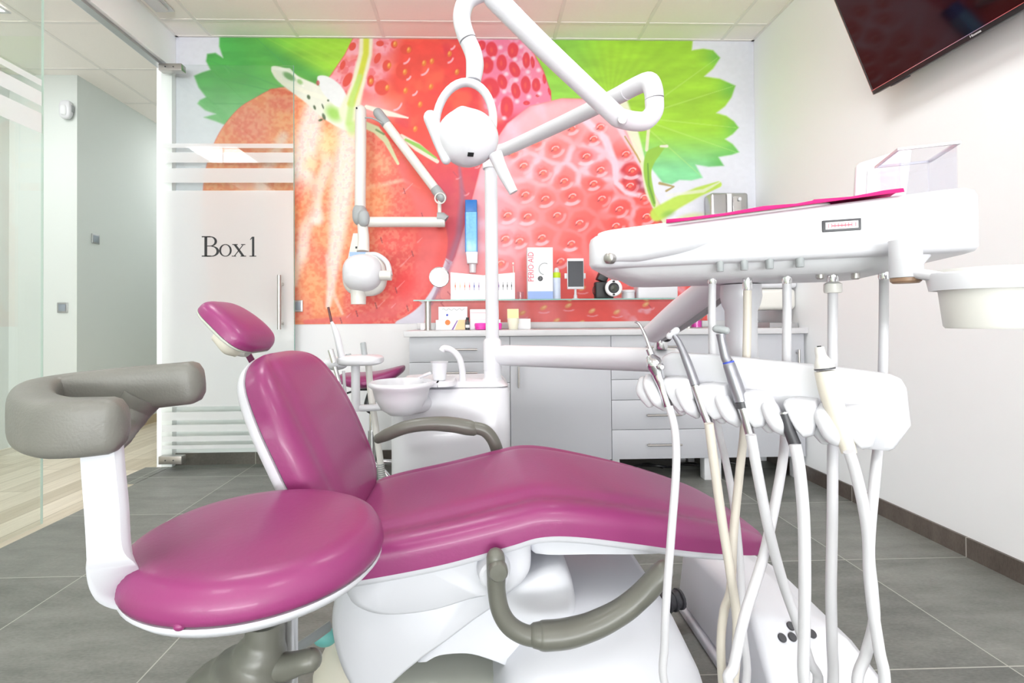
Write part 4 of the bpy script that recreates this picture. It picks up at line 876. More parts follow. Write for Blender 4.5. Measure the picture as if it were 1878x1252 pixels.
# ============================================================ X-RAY UNIT on the mural wall
XY = 3.20
t = thing('xray_unit', at(810, 400, Y=YB - 0.02), 'ivory wall-mounted dental X-ray arm with a round white head, left of the pole', 'x-ray machine')
def pp(px, py, Y=XY): return at(px, py, Y=Y)
B().tube([pp(806, 407), pp(806, 407, YB - 0.008)], 0.035, 20).build('wall_mount', 'ivory', t)
B().tube([pp(672, 407), pp(816, 407)], 0.034, 20).build('horizontal_arm', 'ivory', t)
q = B().tube([pp(802, 399), pp(811, 399), pp(817, 404)], 0.036, 12, smooth=False); q.build('end_cap', 'lightgrey', t)
B().tube([pp(806, 398), pp(806, 362)], 0.0125, 14).build('upright_pin', 'ivory', t)
a, b = pp(697, 212), pp(810, 362)
B().tube([a, b], 0.031, 20, capround=True).build('diagonal_arm', 'ivory', t)
B().tube([a + (b - a) * -0.03, a + (b - a) * 0.10], 0.033, 16, capround=True).build('upper_joint', 'lightgrey', t)
B().tube([a + (b - a) * 0.90, a + (b - a) * 1.0], 0.034, 16, capround=True).build('lower_joint', 'lightgrey', t)
q = MB(); c = pp(808, 366); q.tube([c + Vector((0.034 * math.cos(x), -0.035, 0.034 * math.sin(x))) for x in [math.radians(k * 30) for k in range(13)]], 0.0045, 8); q.build('cable_loop', 'ivory', t)
B().tube([pp(666, 216, 3.19), pp(683, 217, 3.17), pp(702, 227, 3.17)], 0.005, 8).build('cable', 'lightgrey', t)
B().tube([pp(660.5, 390), pp(662, 203)], 0.036, 20, capround=True).build('vertical_arm', 'ivory', t)
q = B().ball(pp(654, 198, 3.165), 0.006, 0.006, 0.006, 10, 6); q.build('screw', 'dark', t)
B().ball(pp(660, 394), 0.048, 0.05, 0.072, 24, 16, e=0.85).build('elbow_cover', 'lightgrey', t)
B().ball(pp(667, 400, 3.16), 0.038, 0.03, 0.055, 20, 12, e=0.85).build('elbow_side_cover', 'lightgrey', t)
HY = 3.08
B().tube([pp(665, 412), pp(667, 440, 3.16), pp(666, 462, 3.14)], [0.034, 0.036, 0.04], 18).build('drop_arm', 'ivory', t)
# control plate behind the head
B().tube([pp(656, 428, 3.20), pp(656, 500, 3.20)], [0.03, 0.085], 24, up=(1, 0, 0), flat=0.3, smooth=False).build('back_plate', 'ivory', t)
B().box(pp(652, 455, 3.14).x, pp(661, 455, 3.14).x, 3.135, 3.145, pp(652, 455.5, 3.14).z, pp(652, 452, 3.14).z).build('display', 'dark', t, flat=True)
ar = MB(); cc0 = pp(658, 482, 3.10)
for k in range(5):
    a_ = math.radians(150 - 30 * k); r0 = 0.045; p = cc0 + Vector((r0 * math.cos(a_), 0, r0 * math.sin(a_))); u = Vector((-math.sin(a_), 0, math.cos(a_))); v = Vector((math.cos(a_), 0, math.sin(a_)))
    ar.obox(p, u * 0.008, (0, 0.0006, 0), v * 0.0025); ar.obox(p + u * 0.006, u * 0.002, (0, 0.0006, 0), v * 0.007); ar.obox(p - u * 0.006, u * 0.002, (0, 0.0006, 0), v * 0.007)
sd_ = B().prism([pp(641, 470, 3.103), pp(676, 470, 3.103), pp(676, 462, 3.103), pp(641, 462, 3.103)], (0, 0.002, 0)).build('badge_plate', 'bluep', t, flat=True)
ar.build('badge_lettering', 'dblue', sd_, flat=True)
hd = MB(); hc = pp(666, 501, HY)
hd.ball(hc, 0.125, 0.11, 0.118, 32, 20, e=0.82); hd.build('head', 'plastic', t)
hd = MB(); hd.ball(hc + Vector((0.005, 0.03, -0.01)), 0.14, 0.07, 0.135, 32, 16, e=0.75); hd.build('head_shell', 'ivory', t)
B().lathe([(0.052, 0), (0.048, -0.03), (0.046, -0.11), (0.042, -0.11)], hc + Vector((-0.03, 0, -0.085)), 28).build('cone', 'ivory', t)
B().tube([pp(672, 466, 3.1), pp(692, 467, 3.08), pp(710, 482, 3.06), pp(715, 505, 3.04)], [0.013, 0.014, 0.016, 0.018], 14).build('yoke', 'plastic', t)
B().tube([pp(697, 505, 3.04), pp(718, 505, 3.04)], [0.03, 0.032], 20, smooth=False).build('yoke_pivot', 'ivory', t)
# ============================================================ FAR OPERATOR STOOL
SYc = 3.05
ct = Vector((at(683, 700, Y=SYc).x, SYc, 0))
def stool_base(t, c, r, n=5, ph=0.3, hub=0.1):
    for k in range(n):
        a_ = ph + 2 * math.pi * k / n; d = Vector((math.cos(a_), math.sin(a_), 0))
        lg = B().tube([c + d * 0.03 + Vector((0, 0, hub)), c + d * r * 0.6 + Vector((0, 0, hub * 0.85)), c + d * r + Vector((0, 0, 0.062))], [0.02, 0.016, 0.013], 12).build('leg', 'chrome', t)
        q = MB(); e = d.cross(Vector((0, 0, 1)))
        for s in (-1, 1): q.lathe([(0.001, -0.008), (0.024, -0.008), (0.026, 0), (0.024, 0.008), (0.001, 0.008)], c + d * r + e * s * 0.013 + Vector((0, 0, 0.0262)), 18, e)
        q.tube([c + d * r + Vector((0, 0, 0.026)), c + d * r + Vector((0, 0, 0.062))], 0.006, 8); q.build('caster', 'dark', lg)
t = thing('operator_stool', ct, 'distant magenta stool on a chrome star base behind the spittoon', 'stool', 'operator stools')
stool_base(t, ct, 0.26)
B().lathe([(0.03, 0.08), (0.03, 0.3), (0.022, 0.3), (0.022, 0.5), (0.04, 0.52)], ct, 20).build('column', 'chrome', t)
q = MB(); zs = at(683, 690, Y=SYc).z; rings = []
for j in range(15):
    f = -1 + 2 * j / 14; hw = 0.20 * math.sqrt(max(0.01, 1 - abs(f) ** 3)); ring = []
    for k in range(32):
        a_ = 2 * math.pi * k / 32; x = hw * math.copysign(abs(math.cos(a_)) ** 0.9, math.cos(a_)); z = 0.042 * math.copysign(abs(math.sin(a_)) ** 0.7, math.sin(a_))
        ring.append((ct.x + x, SYc + 0.19 * f, zs + z * math.sqrt(max(0.05, 1 - f ** 4)) + 1.1 * x * x + 0.12 * x - 0.018))
    rings.append(ring)
q.loft(rings).build('seat', 'magenta', t)
B().box(ct.x - 0.07, ct.x + 0.07, SYc - 0.1, SYc + 0.1, zs - 0.075, zs - 0.031).build('mechanism', 'dark', t, bevel=0.01)
B().tube([ct + Vector((-0.05, -0.1, zs - 0.06)), ct + Vector((-0.13, -0.13, zs - 0.085)), ct + Vector((-0.17, -0.14, zs - 0.08))], [0.006, 0.006, 0.012], 10).build('lever', 'dark', t)
B().tube([ct + Vector((0.02, -0.1, zs - 0.06)), ct + Vector((0.0, -0.12, zs - 0.16)), ct + Vector((0.02, -0.1, zs - 0.2))], [0.02, 0.026, 0.02], 12).build('tilt_knob', 'dark', t)
# ============================================================ SPITTOON UNIT
UY = 1.82
t = thing('spittoon_unit', (at(825, 800, Y=UY).x, UY + 0.15, 0), 'white dental water unit with spitting bowl and tall pole behind the chair', 'spittoon unit')
sp = t
x0, x1 = at(713, 800, Y=UY).x, at(937, 800, Y=UY).x; zt_ = at(830, 712, Y=UY).z
q = MB(); ring = []
def rrect(x0, x1, y0, y1, z, r, n=6):
    o = []
    for cx_, cy_, a0 in ((x1 - r, y1 - r, 0), (x0 + r, y1 - r, 90), (x0 + r, y0 + r, 180), (x1 - r, y0 + r, 270)):
        for k in range(n + 1): a_ = math.radians(a0 + 90 * k / n); o.append((cx_ + r * math.cos(a_), cy_ + r * math.sin(a_), z))
    return o
q.loft([rrect(x0 + 0.02, x1 - 0.01, UY + 0.02, UY + 0.32, 0.0, 0.06), rrect(x0, x1, UY, UY + 0.34, 0.12, 0.06), rrect(x0, x1, UY, UY + 0.34, zt_ - 0.02, 0.06), rrect(x0 + 0.006, x1 - 0.006, UY + 0.006, UY + 0.334, zt_ - 0.005, 0.055), rrect(x0 + 0.03, x1 - 0.03, UY + 0.03, UY + 0.31, zt_, 0.04)])
q.build('cabinet_body', 'plastic', t)
q = MB(); q.loft([rrect(x0 + 0.02, x1 - 0.004, UY + 0.02, UY + 0.33, zt_ + 0.0004, 0.05), rrect(x0 + 0.03, x1 - 0.02, UY + 0.04, UY + 0.32, zt_ + 0.018, 0.05)]); q.build('top_cover', 'plastic', t)
BY = 1.70; bc = at(736, 702, Y=BY); R0 = at(792, 702, Y=BY).x - bc.x
q = MB(); q.lathe([(R0 * 1.0, 0.006), (R0 * 1.06, 0.0), (R0 * 1.06, -0.008), (R0 * 0.93, -0.018), (R0 * 0.86, -0.05), (R0 * 0.66, -0.088), (R0 * 0.4, -0.108), (0.02, -0.112), (0.001, -0.105), (R0 * 0.4, -0.095), (R0 * 0.62, -0.078), (R0 * 0.8, -0.045), (R0 * 0.93, -0.006), (R0 * 1.0, 0.006)], bc, 48, cap=False); q.build('bowl', 'plastic', t, angle=60)
q = MB(); q.tube([bc + Vector((0, 0.03, -0.09)), bc + Vector((0.06, 0.14, -0.09))], [0.03, 0.04], 16); q.build('bowl_neck', 'plastic', t)
B().loft([rrect(bc.x + R0 * 0.6, bc.x + R0 * 1.75, BY + 0.02, BY + 0.24, zt_ + 0.0185, 0.06), rrect(bc.x + R0 * 0.6, bc.x + R0 * 1.7, BY + 0.02, BY + 0.24, zt_ + 0.034, 0.06)]).build('cup_ledge', 'plastic', t, bevel=0.003)
FYp = 1.9
B().tube(ipath([(848, 706), (848, 680), (842, 656), (829, 642), (815, 638), (810, 643)], FYp), [0.014, 0.0125, 0.012, 0.0115, 0.012, 0.013], 16).build('faucet', 'plastic', t)
B().tube(ipath([(789, 684, 1.8), (778, 688, 1.78), (768, 693, 1.74)], 1.8), [0.006, 0.006, 0.005], 10).build('rinse_spout', 'plastic', t)
PY = 1.93; px0 = at(902, 500, Y=PY).x
zc_ = at(902, 622, Y=PY).z; zpt = at(902, 303, Y=PY).z
B().lathe([(0.046, zt_ + 0.016), (0.038, zt_ + 0.022), (0.0345, zt_ + 0.03), (0.0345, zc_ - 0.06)], (px0, PY, 0), 28).build('pole_foot', 'plastic', t)
B().lathe([(0.036, zc_ - 0.12), (0.036, zc_ - 0.01), (0.031, zc_), (0.0262, zc_ + 0.004)], (px0, PY, 0), 28).build('pole_collar', 'plastic', t)
B().lathe([(0.0262, zc_), (0.0255, zpt)], (px0, PY, 0), 24).build('pole', 'plastic', t)
# small cup standing on the unit
c = at(806, 693, Y=1.8); c.z = zt_ + 0.0345
h = at(806, 663, Y=1.8).z - c.z
cp = B().lathe([(0.022, 0), (0.023, 0.001), (0.030, h * 0.96), (0.033, h), (0.029, h), (0.0215, 0.004), (0.001, 0.003)], c, 28).build('paper_cup', 'plastic')
tag(cp, 'small white cup standing beside the spitting bowl under the tap', 'cup')
# ============================================================ ASSISTANT INSTRUMENT ARM
AY = 1.92
t = thing('assistant_arm', at(660, 900, Y=AY), 'white assistant instrument holder with suction tips behind the backrest', 'instrument holder')
t.location.z = 0; WL[t.name] = Vector((t.location.x, t.location.y, 0)); asst = t
c = at(652, 660, Y=AY)
B().ball(c + Vector((0.02, 0, 0)), 0.088, 0.07, 0.021, 32, 12, e=0.6).build('holder_disc', 'plastic', t)
B().ball(c + Vector((-0.075, -0.01, -0.012)), 0.05, 0.04, 0.026, 20, 10).build('holder_clip', 'plastic', t)
B().tube([c + Vector((0.0, 0, -0.02)), c + Vector((0.0, 0, -0.2))], 0.017, 18).build('holder_post', 'plastic', t)
B().tube([c + Vector((0.0, 0, -0.185)), c + Vector((0.03, 0.01, -0.19)), c + Vector((0.12, 0.03, -0.19))], 0.014, 12).build('swing_arm', 'plastic', t)
for (px, py, h) in ((668, 640, 0.035), (640, 654, 0.02)):
    p = at(px, py, Y=AY); B().lathe([(0.0115, -0.01), (0.0115, h), (0.009, h + 0.004)], p - Vector((0, 0, 0.012)), 16, (-0.12, 0, 1)).build('valve_socket', 'lightgrey', t)
cl = thing('curing_light', at(615, 640, Y=1.88), 'slim white curing light with a dark amber tip, upright behind the backrest', 'curing light')
B().tube(ipath([(627, 657), (618, 615), (608, 590)], 1.88), [0.0135, 0.0125, 0.006], 16).build('handle', 'plastic', cl)
B().tube(ipath([(608, 590), (602, 563)], 1.88), [0.005, 0.0045], 12).build('light_guide', 'amber', cl)
B().tube(ipath([(630, 680), (633, 720), (640, 780), (655, 840), (662, 905), (664, 960)], 1.88), 0.006, 10).build('hose', 'hose', cl)
cl = thing('suction_device', at(610, 650, Y=1.85), 'chrome suction handle with an open square tip at the left of the assistant holder', 'suction handle')
q = B().tube(ipath([(606, 641), (613, 664)], 1.85), 0.011, 12); q.build('tip', 'chrome', cl)
B().tube(ipath([(614, 672), (622, 700)], 1.85), 0.008, 12).build('nozzle', 'steel', cl)
B().tube(ipath([(622, 700), (628, 760), (650, 830), (668, 910), (672, 990)], 1.85), 0.0075, 10).build('hose', 'hose', cl)
cl = thing('suction_tube', at(668, 700, Y=1.93), 'wide ribbed grey-white suction hose hanging from the assistant holder', 'hose')
B().tube(ipath([(676, 668), (680, 720), (690, 790), (698, 850), (702, 900), (702, 990)], 1.97), 0.0135, 12).build('hose', 'ivory', cl)
q = MB()
pts = ipath([(698, 850), (700, 870), (702, 890), (702, 910)], 1.97)
for k in range(16): q.tube([pts[0] + (pts[3] - pts[0]) * (k / 16), pts[0] + (pts[3] - pts[0]) * ((k + 0.5) / 16)], 0.0155, 12)
q.build('ribbing', 'lightgrey', cl)
# ============================================================ DENTAL CHAIR
CYc = 1.27
ch = thing('dental_chair', (0.15, CYc, 0), 'reclined dental patient chair with magenta upholstery in the middle of the room', 'dental chair')
tab = [(-0.385, .425, .10, .01, -.1, 1), (-0.365, .428, .19, .045, -.1, 1), (-0.31, .438, .245, .07, -.1, 1), (-0.24, .452, .262, .078, -.1, 1), (-0.08, .482, .268, .080, -.1, 1), (0.06, .518, .27, .075, -.06, 1), (0.125, .534, .268, .072, 0, 1), (0.20, .532, .264, .070, .06, 1), (0.32, .510, .25, .070, .1, 1), (0.46, .478, .225, .07, .12, 1), (0.59, .446, .18, .062, .15, 1), (0.675, .416, .118, .046, .15, 1), (0.722, .398, .055, .026, .15, 1), (0.736, .392, .01, .004, .15, 1)]
cushion(MB(), tab, CYc, ey=0.45, ez=0.42, crease=0.010, n_st=90, bottom=0.0).build('seat_cushion', 'magenta', ch, angle=70)
tab2 = [(x, z - 0.001, max(w_ - 0.012, .004), .02 + 0.012 * (w_ > .1), -nx, -nz) for x, z, w_, th, nx, nz in tab[:-3]]
cushion(MB(), [r for r in tab2 if r[0] < 0.62], CYc, ey=0.4, ez=0.5, n_st=60).build('seat_shell', 'plastic_m', ch, angle=60)
btab = [(-.325, .455, .12, .02), (-.338, .478, .18, .05), (-.358, .53, .222, .066), (-.392, .605, .240, .070), (-.43, .69, .245, .070), (-.467, .765, .238, .068), (-.503, .832, .212, .062), (-.522, .868, .172, .05), (-.535, .888, .112, .032), (-.54, .896, .06, .012)]
nb = (.86, .5)
cushion(MB(), [(x, z, w_, th) + nb for x, z, w_, th in btab], CYc + 0.01, ey=0.5, ez=0.45, crease=0.006, n_st=70).build('backrest_cushion', 'magenta', ch, angle=70)
cushion(MB(), [(x - .002, z - .001, w_ - .004 + 0.01, max(.006, th * .55), -nb[0], -nb[1]) for x, z, w_, th in btab], CYc + 0.01, ey=0.5, ez=0.5, n_st=60).build('backrest_shell', 'plastic_m', ch, angle=60)
htab = [(-.693, 1.022, .04, .010), (-.684, 1.014, .066, .028), (-.665, .998, .086, .038), (-.635, .973, .098, .042), (-.605, .946, .104, .042), (-.582, .926, .100, .036), (-.568, .914, .08, .024), (-.561, .908, .048, .01)]
nh = (.62, .78)
cushion(MB(), [(x, z, w_, th) + nh for x, z, w_, th in htab], CYc, ey=0.55, ez=0.5, crease=0.0, n_st=50).build('headrest', 'magenta', ch, angle=70)
cushion(MB(), [(x - .001, z - .001, w_ + 0.0, max(.004, th * .3), -nh[0], -nh[1]) for x, z, w_, th in htab], CYc, ey=0.55, ez=0.5, n_st=40).build('headrest_plate', 'basegrey', ch, angle=60)
B().tube(ipath([(400, 612, 1.25), (425, 632, 1.25), (440, 645, 1.26)], 1.25), [0.02, 0.028, 0.018], 16).build('headrest_joint', 'cream', ch)
B().tube(ipath([(430, 628, 1.27), (446, 640, 1.27), (456, 646, 1.27)], 1.25), [0.034, 0.03, 0.02], 12, flat=0.7).build('headrest_socket', 'ivory', ch)
B().tube([at(450, 640, 1.29), at(478, 690, 1.32)], 0.019, 4, up=(0, 1, 0), smooth=False, flat=0.4).build('headrest_bar', 'magenta', ch)
# side covers, each an extruded moulding
def cover(pix, Y0, Y1, name, m, bevel=0.02, sub=4):
    pts = [at(x, y, Y=Y0) for x, y in pix]; n = len(pts); P = []
    for i in range(n):
        p0, p1, p2, p3 = pts[i - 1], pts[i], pts[(i + 1) % n], pts[(i + 2) % n]
        for k in range(sub):
            tt = k / sub; P.append(0.5 * (2 * p1 + (p2 - p0) * tt + (2 * p0 - 5 * p1 + 4 * p2 - p3) * tt * tt + (3 * p1 - p0 - 3 * p2 + p3) * tt ** 3))
    c = sum(P, Vector()) / len(P); rings = []
    for f, s in ((0, 0.86), (0.006, 0.955), (0.02, 0.99), (0.045, 1.0)):
        rings.append([Vector((c.x + (p.x - c.x) * s, Y0 + f, c.z + (p.z - c.z) * s)) for p in P])
    rings += [[Vector((p[0], 2 * ((Y0 + Y1) / 2) - p[1], p[2])) for p in r] for r in rings[::-1]]
    return B().loft(rings).build(name, m, ch, angle=50)
cover([(668, 1052), (760, 1035), (850, 1012), (905, 994), (972, 978), (977, 1010), (974, 1055), (950, 1082), (925, 1095), (880, 1098), (800, 1122), (730, 1132), (680, 1130), (640, 1112), (628, 1085), (645, 1065)], 1.035, 1.50, 'seat_side_cover', 'plastic_m')
cover([(640, 1062), (700, 1095), (800, 1100), (900, 1085), (940, 1075), (930, 1100), (880, 1135), (820, 1180), (780, 1208), (740, 1240), (700, 1275), (660, 1290), (630, 1250), (612, 1205), (603, 1160), (605, 1120), (616, 1085)], 1.07, 1.46, 'lift_arm_cover', 'plastic_m')
cover([(930, 1080), (1030, 1040), (1060, 1130), (1010, 1260), (960, 1240), (900, 1215), (850, 1202), (790, 1206), (760, 1220), (800, 1180), (870, 1120)], 1.10, 1.44, 'scissor_cover', 'plastic_m')
cover([(976, 978), (1060, 984), (1160, 992), (1258, 1003), (1252, 1014), (1180, 1018), (1080, 1018), (990, 1019), (972, 1010)], 1.06, 1.47, 'leg_rest_shell', 'plastic_m', sub=3)
# base plate
q = MB(); q.loft([rrect(-0.40, 0.30, 0.98, 1.56, 0.0, 0.2, 8), rrect(-0.40, 0.30, 0.98, 1.56, 0.03, 0.2, 8), rrect(-0.36, 0.26, 1.02, 1.52, 0.075, 0.18, 8), rrect(-0.28, 0.18, 1.10, 1.44, 0.12, 0.14, 8), rrect(-0.2, 0.1, 1.16, 1.38, 0.135, 0.1, 8)])
q.build('base_plate', 'basegrey', ch, angle=60)
q = MB(); q.loft([rrect(-0.42, -0.18, 1.16, 1.44, 0.03, 0.09, 8), rrect(-0.42, -0.18, 1.16, 1.44, 0.10, 0.09, 8), rrect(-0.38, -0.2, 1.2, 1.4, 0.16, 0.07, 8), rrect(-0.34, -0.22, 1.24, 1.36, 0.175, 0.05, 8)])
q.build('foot_control', 'cream', ch, angle=60)
B().ball(at(596, 1168, Y=1.22), 0.03, 0.02, 0.022, 16, 10).build('foot_switch', 'teal', ch)
# pump cover in front
q = MB()
def quad_ring(x0, x1, y0, y1, z, r=0.05): return rrect(x0, x1, y0, y1, z, r, 6)
q.loft([quad_ring(0.02, 0.50, 0.93, 1.62, 0.0, .08), quad_ring(0.025, 0.495, 0.94, 1.61, 0.12, .08), quad_ring(0.06, 0.475, 0.99, 1.59, 0.22, .08), quad_ring(0.12, 0.45, 1.06, 1.57, 0.285, .07), quad_ring(0.16, 0.43, 1.12, 1.56, 0.322, .06), quad_ring(0.19, 0.41, 1.18, 1.54, 0.337, .05)])
q.build('pump_cover', 'plastic_m', ch, angle=60)
# armrests
aY = 0.985
B().lathe([(0.034, 0), (0.036, 0.01), (0.03, 0.045), (0.024, 0.05)], at(905, 1036, Y=1.04), 28, (0, -1, 0)).build('armrest_pivot', 'plastic_m', ch)
a1 = B().tube(ipath([(909, 1022), (910, 1050), (911, 1085), (918, 1120), (935, 1147), (962, 1163), (992, 1168)], aY - 0.015), [0.0185, 0.019, 0.018, 0.0185, 0.0185, 0.0185, 0.019], 20, capround=True).build('armrest_bracket', 'greyarm', ch)
B().lathe([(0.019, 0), (0.0195, 0.014), (0.016, 0.019), (0.001, 0.02)], at(913, 1042, Y=aY - 0.025), 24, (0, -1, 0)).build('armrest_hub', 'greyarm', a1)
B().tube(ipath([(988, 1165), (1000, 1165), (1040, 1161), (1090, 1146), (1140, 1120), (1178, 1089), (1203, 1062), (1216, 1046)], aY - 0.015), [0.026, 0.029, 0.029, 0.027, 0.025, 0.024, 0.0235, 0.021], 20, capround=True, flat=0.9).build('armrest_pad', 'greyarm', ch)
fY = 1.58
B().tube(ipath([(869, 784), (888, 789), (902, 803), (911, 824), (915, 850), (915, 880)], fY), [0.02, 0.02, 0.02, 0.0205, 0.021, 0.021], 18).build('armrest_bracket', 'greyarm', ch)
B().tube(ipath([(694, 804), (712, 796), (745, 783), (785, 777), (825, 778), (855, 783), (867, 786)], fY), [0.016, 0.020, 0.0215, 0.0225, 0.025, 0.0255, 0.023], 20, capround=True).build('armrest_pad', 'greyarm', ch)
q = B().tube([at(915, 875, Y=fY), at(915, 905, Y=fY - 0.08)], 0.02, 14); q.build('armrest_mount', 'plastic_m', ch)
# chair foot hose
hs = B().tube([(0.50, 1.52, 0.10), (0.57, 1.55, 0.07), (0.64, 1.53, 0.10)], 0.028, 16)
for k in range(8):
    p = Vector((0.505 + 0.017 * k, 1.525 + 0.02 * math.sin(k / 7 * math.pi), 0.098 - 0.026 * math.sin(k / 7 * math.pi))); hs.tube([p, p + Vector((0.007, 0.002, 0))], 0.031, 14)
tag(hs.build('corrugated_hose', 'darkgrey'), 'short dark ribbed hose joining the chair base to the floor box', 'hose')
# ============================================================ FLOOR JUNCTION BOX
jb = thing('junction_box', (0.85, 1.4, 0), 'white floor connection box with dark buttons under the instrument table', 'junction box')
q = MB()
q.loft([[(0.665, 1.66, .0), (0.655, 1.10, .0), (0.66, 1.02, 0), (1.02, 1.02, .0), (1.04, 1.10, 0), (0.98, 1.50, .0), (0.93, 1.66, .0)],
        [(0.665, 1.66, .03), (0.655, 1.10, .03), (0.66, 1.02, .03), (1.02, 1.02, .03), (1.04, 1.10, .03), (0.98, 1.50, .03), (0.93, 1.66, .03)]])
q.build('base', 'plastic_m', jb, bevel=0.008)
q = MB()
q.loft([[(0.672, 1.65, .031), (0.672, 1.05, .031), (1.0, 1.05, .031), (1.02, 1.16, .031), (0.965, 1.50, .031), (0.915, 1.65, .031)],
        [(0.685, 1.63, .22), (0.70, 1.25, .22), (0.93, 1.22, .17), (0.97, 1.26, .14), (0.92, 1.48, .21), (0.87, 1.62, .22)],
        [(0.71, 1.60, .238), (0.735, 1.34, .238), (0.87, 1.30, .2), (0.90, 1.33, .18), (0.88, 1.47, .23), (0.83, 1.59, .238)]])
q.build('cover', 'plastic_m', jb, bevel=0.018, seg=4)
bpy.context.view_layer.update()
def hit(px, py):
    """where the line of sight first meets what is built so far"""
    d = Vector(RM.T @ np.array([(px - CX) / F, 1.0, -(py - CY) / F])).normalized()
    ok, loc, nor, *_ = SC.ray_cast(bpy.context.evaluated_depsgraph_get(), Vector((0, 0, ZC)), d); return loc, nor
for k, (px, py) in enumerate(((1450, 1148), (1434, 1169.5), (1452.5, 1168), (1489, 1162))):
    loc, nor = hit(px, py)
    if loc.y < 1.0 or loc.y > 1.8: loc = Vector((0.85, 1.3, 0.2)); nor = Vector((0, -.3, .95))
    o = B().lathe([(0.0105, -0.004), (0.0105, 0.003), (0.009, 0.005), (0.001, 0.0055)], loc, 20, nor).build('button', 'darkgrey', jb)
# ============================================================ OPERATING LIGHT
LH = 1.12
t = thing('operating_light', (px0, PY, zpt), 'white surgical lamp on bent tubular arms above the chair', 'surgical lamp')
ol = t
B().lathe([(0.033, -0.045), (0.034, -0.01), (0.032, 0.0)], (px0, PY, zpt + 0.03), 24).build('pole_joint', 'plastic', t)
zz = zpt + 0.035
E1 = at(1180, 150, Y=1.31)
B().tube([Vector((px0, PY, zpt + 0.01)), Vector((px0 + 0.01, PY - 0.01, zpt + 0.032)), Vector((px0 + 0.03, PY - 0.04, zpt + 0.042)), at(940, 268, Y=1.83), at(1060, 212, Y=1.56), at(1150, 167, Y=1.37)] , [0.027, 0.027, 0.0245, 0.0245, 0.0245, 0.0245], 24).build('lower_arm', 'plastic', t)
B().tube(ipath([(1140, 172, 1.39), (1168, 157, 1.34), (1190, 150, 1.30), (1198, 165, 1.29), (1200, 181, 1.29)], 1.3), 0.0248, 24).build('elbow', 'plastic', t)
B().tube(ipath([(1200, 183, 1.29), (1199, 204, 1.29), (1184, 221, 1.28), (1160, 222, 1.27), (1134, 216, 1.26)], 1.3), 0.0248, 24).build('lower_elbow', 'plastic', t)
ua = [at(1134, 216, Y=1.24), at(1000, 90, Y=1.20), at(906, -4, Y=1.17)]
q = B().tube(ua, [0.0245, 0.0255, 0.026], 24, capround=True); up_arm = q.build('upper_arm', 'plastic', t)
jp = at(1141, 219, Y=1.215)
B().lathe([(0.011, 0), (0.011, 0.002), (0.006, 0.0025), (0.001, 0.001)], jp, 16, (0, -1, 0)).build('pivot_screw', 'chrome', up_arm)
B().tube(ipath([(914, 2, 1.17), (900, -14, 1.17), (878, -12, 1.17), (856, 2, 1.17), (847, 28, 1.17), (850, 52, 1.17), (858, 74, 1.17)], 1.17), 0.0215, 24).build('top_elbow', 'plastic', t)
B().tube(ipath([(858.5, 76), (868, 98), (871, 120), (868, 148)], 1.17), [0.0205, 0.021, 0.0215, 0.0185], 24).build('neck', 'plastic', t)
q = MB(); c = at(851, 226, Y=1.17); pts = []
for k in range(25):
    a_ = math.radians(200 - 235 * k / 24); pts.append(c + Vector((0.070 * math.cos(a_), -0.02 * math.cos(a_), 0.099 * math.sin(a_))))
q.tube(pts, 0.0125, 14, smooth=False, up=(0, 1, 0.0), flat=0.8); q.build('yoke', 'plastic', t)
hd = MB(); rot = Matrix.Rotation(math.radians(-18), 3, 'Y') @ Matrix.Rotation(math.radians(28), 3, 'X')
hc = at(858, 252, Y=1.10)
rings = []; rot = Matrix.Rotation(math.radians(9), 3, 'Y') @ Matrix.Rotation(math.radians(-14), 3, 'X')
for j in range(21):   # a rounded shell, domed above and tapering to a blunt tip
    f = j / 20; hh = 0.066 - 0.136 * f
    wf = math.sqrt(max(0.0006, 1 - (1 - f / .5) ** 2)) if f < .5 else 1 - 0.72 * ((f - .5) / .5) ** 2.1
    if f > .93: wf *= math.sqrt(max(0.01, 1 - ((f - .93) / .07) ** 2))
    wv, dv = 0.0705 * wf, 0.056 * wf; ring = []
    for k in range(40):
        a_ = 2 * math.pi * k / 40; x, y = wv * math.cos(a_), dv * math.sin(a_)
        if y < 0: y -= 0.012 * wf * math.exp(-((x + 0.25 * hh + .01) / 0.014) ** 2)
        ring.append(hc + rot @ Vector((x, y, hh)))
    rings.append(ring)
hd.loft(rings).build('lamp_head', 'plastic', t, angle=60)
sp_, _n = at(863, 283, Y=1.06), 0
bpy.context.view_layer.update()
loc, nor = hit(863, 283)
q = MB(); u = Vector((1, 0, -0.25)).normalized(); u = (u - nor * u.dot(nor)).normalized(); v = nor.cross(u)
q.obox(loc + nor * 0.0006, u * 0.0068, v * 0.0045, nor * 0.0008).build('sensor_window', 'dark', t)
B().tube(ipath([(790, 216), (803, 250), (818, 292)], 1.09), [0.0165, 0.0155, 0.0115], 20, capround=True).build('handle', 'plastic', t)
B().tube(ipath([(908, 282), (922, 315), (942, 353)], 1.09), [0.0165, 0.0135, 0.0105], 20).build('handle', 'plastic', t)
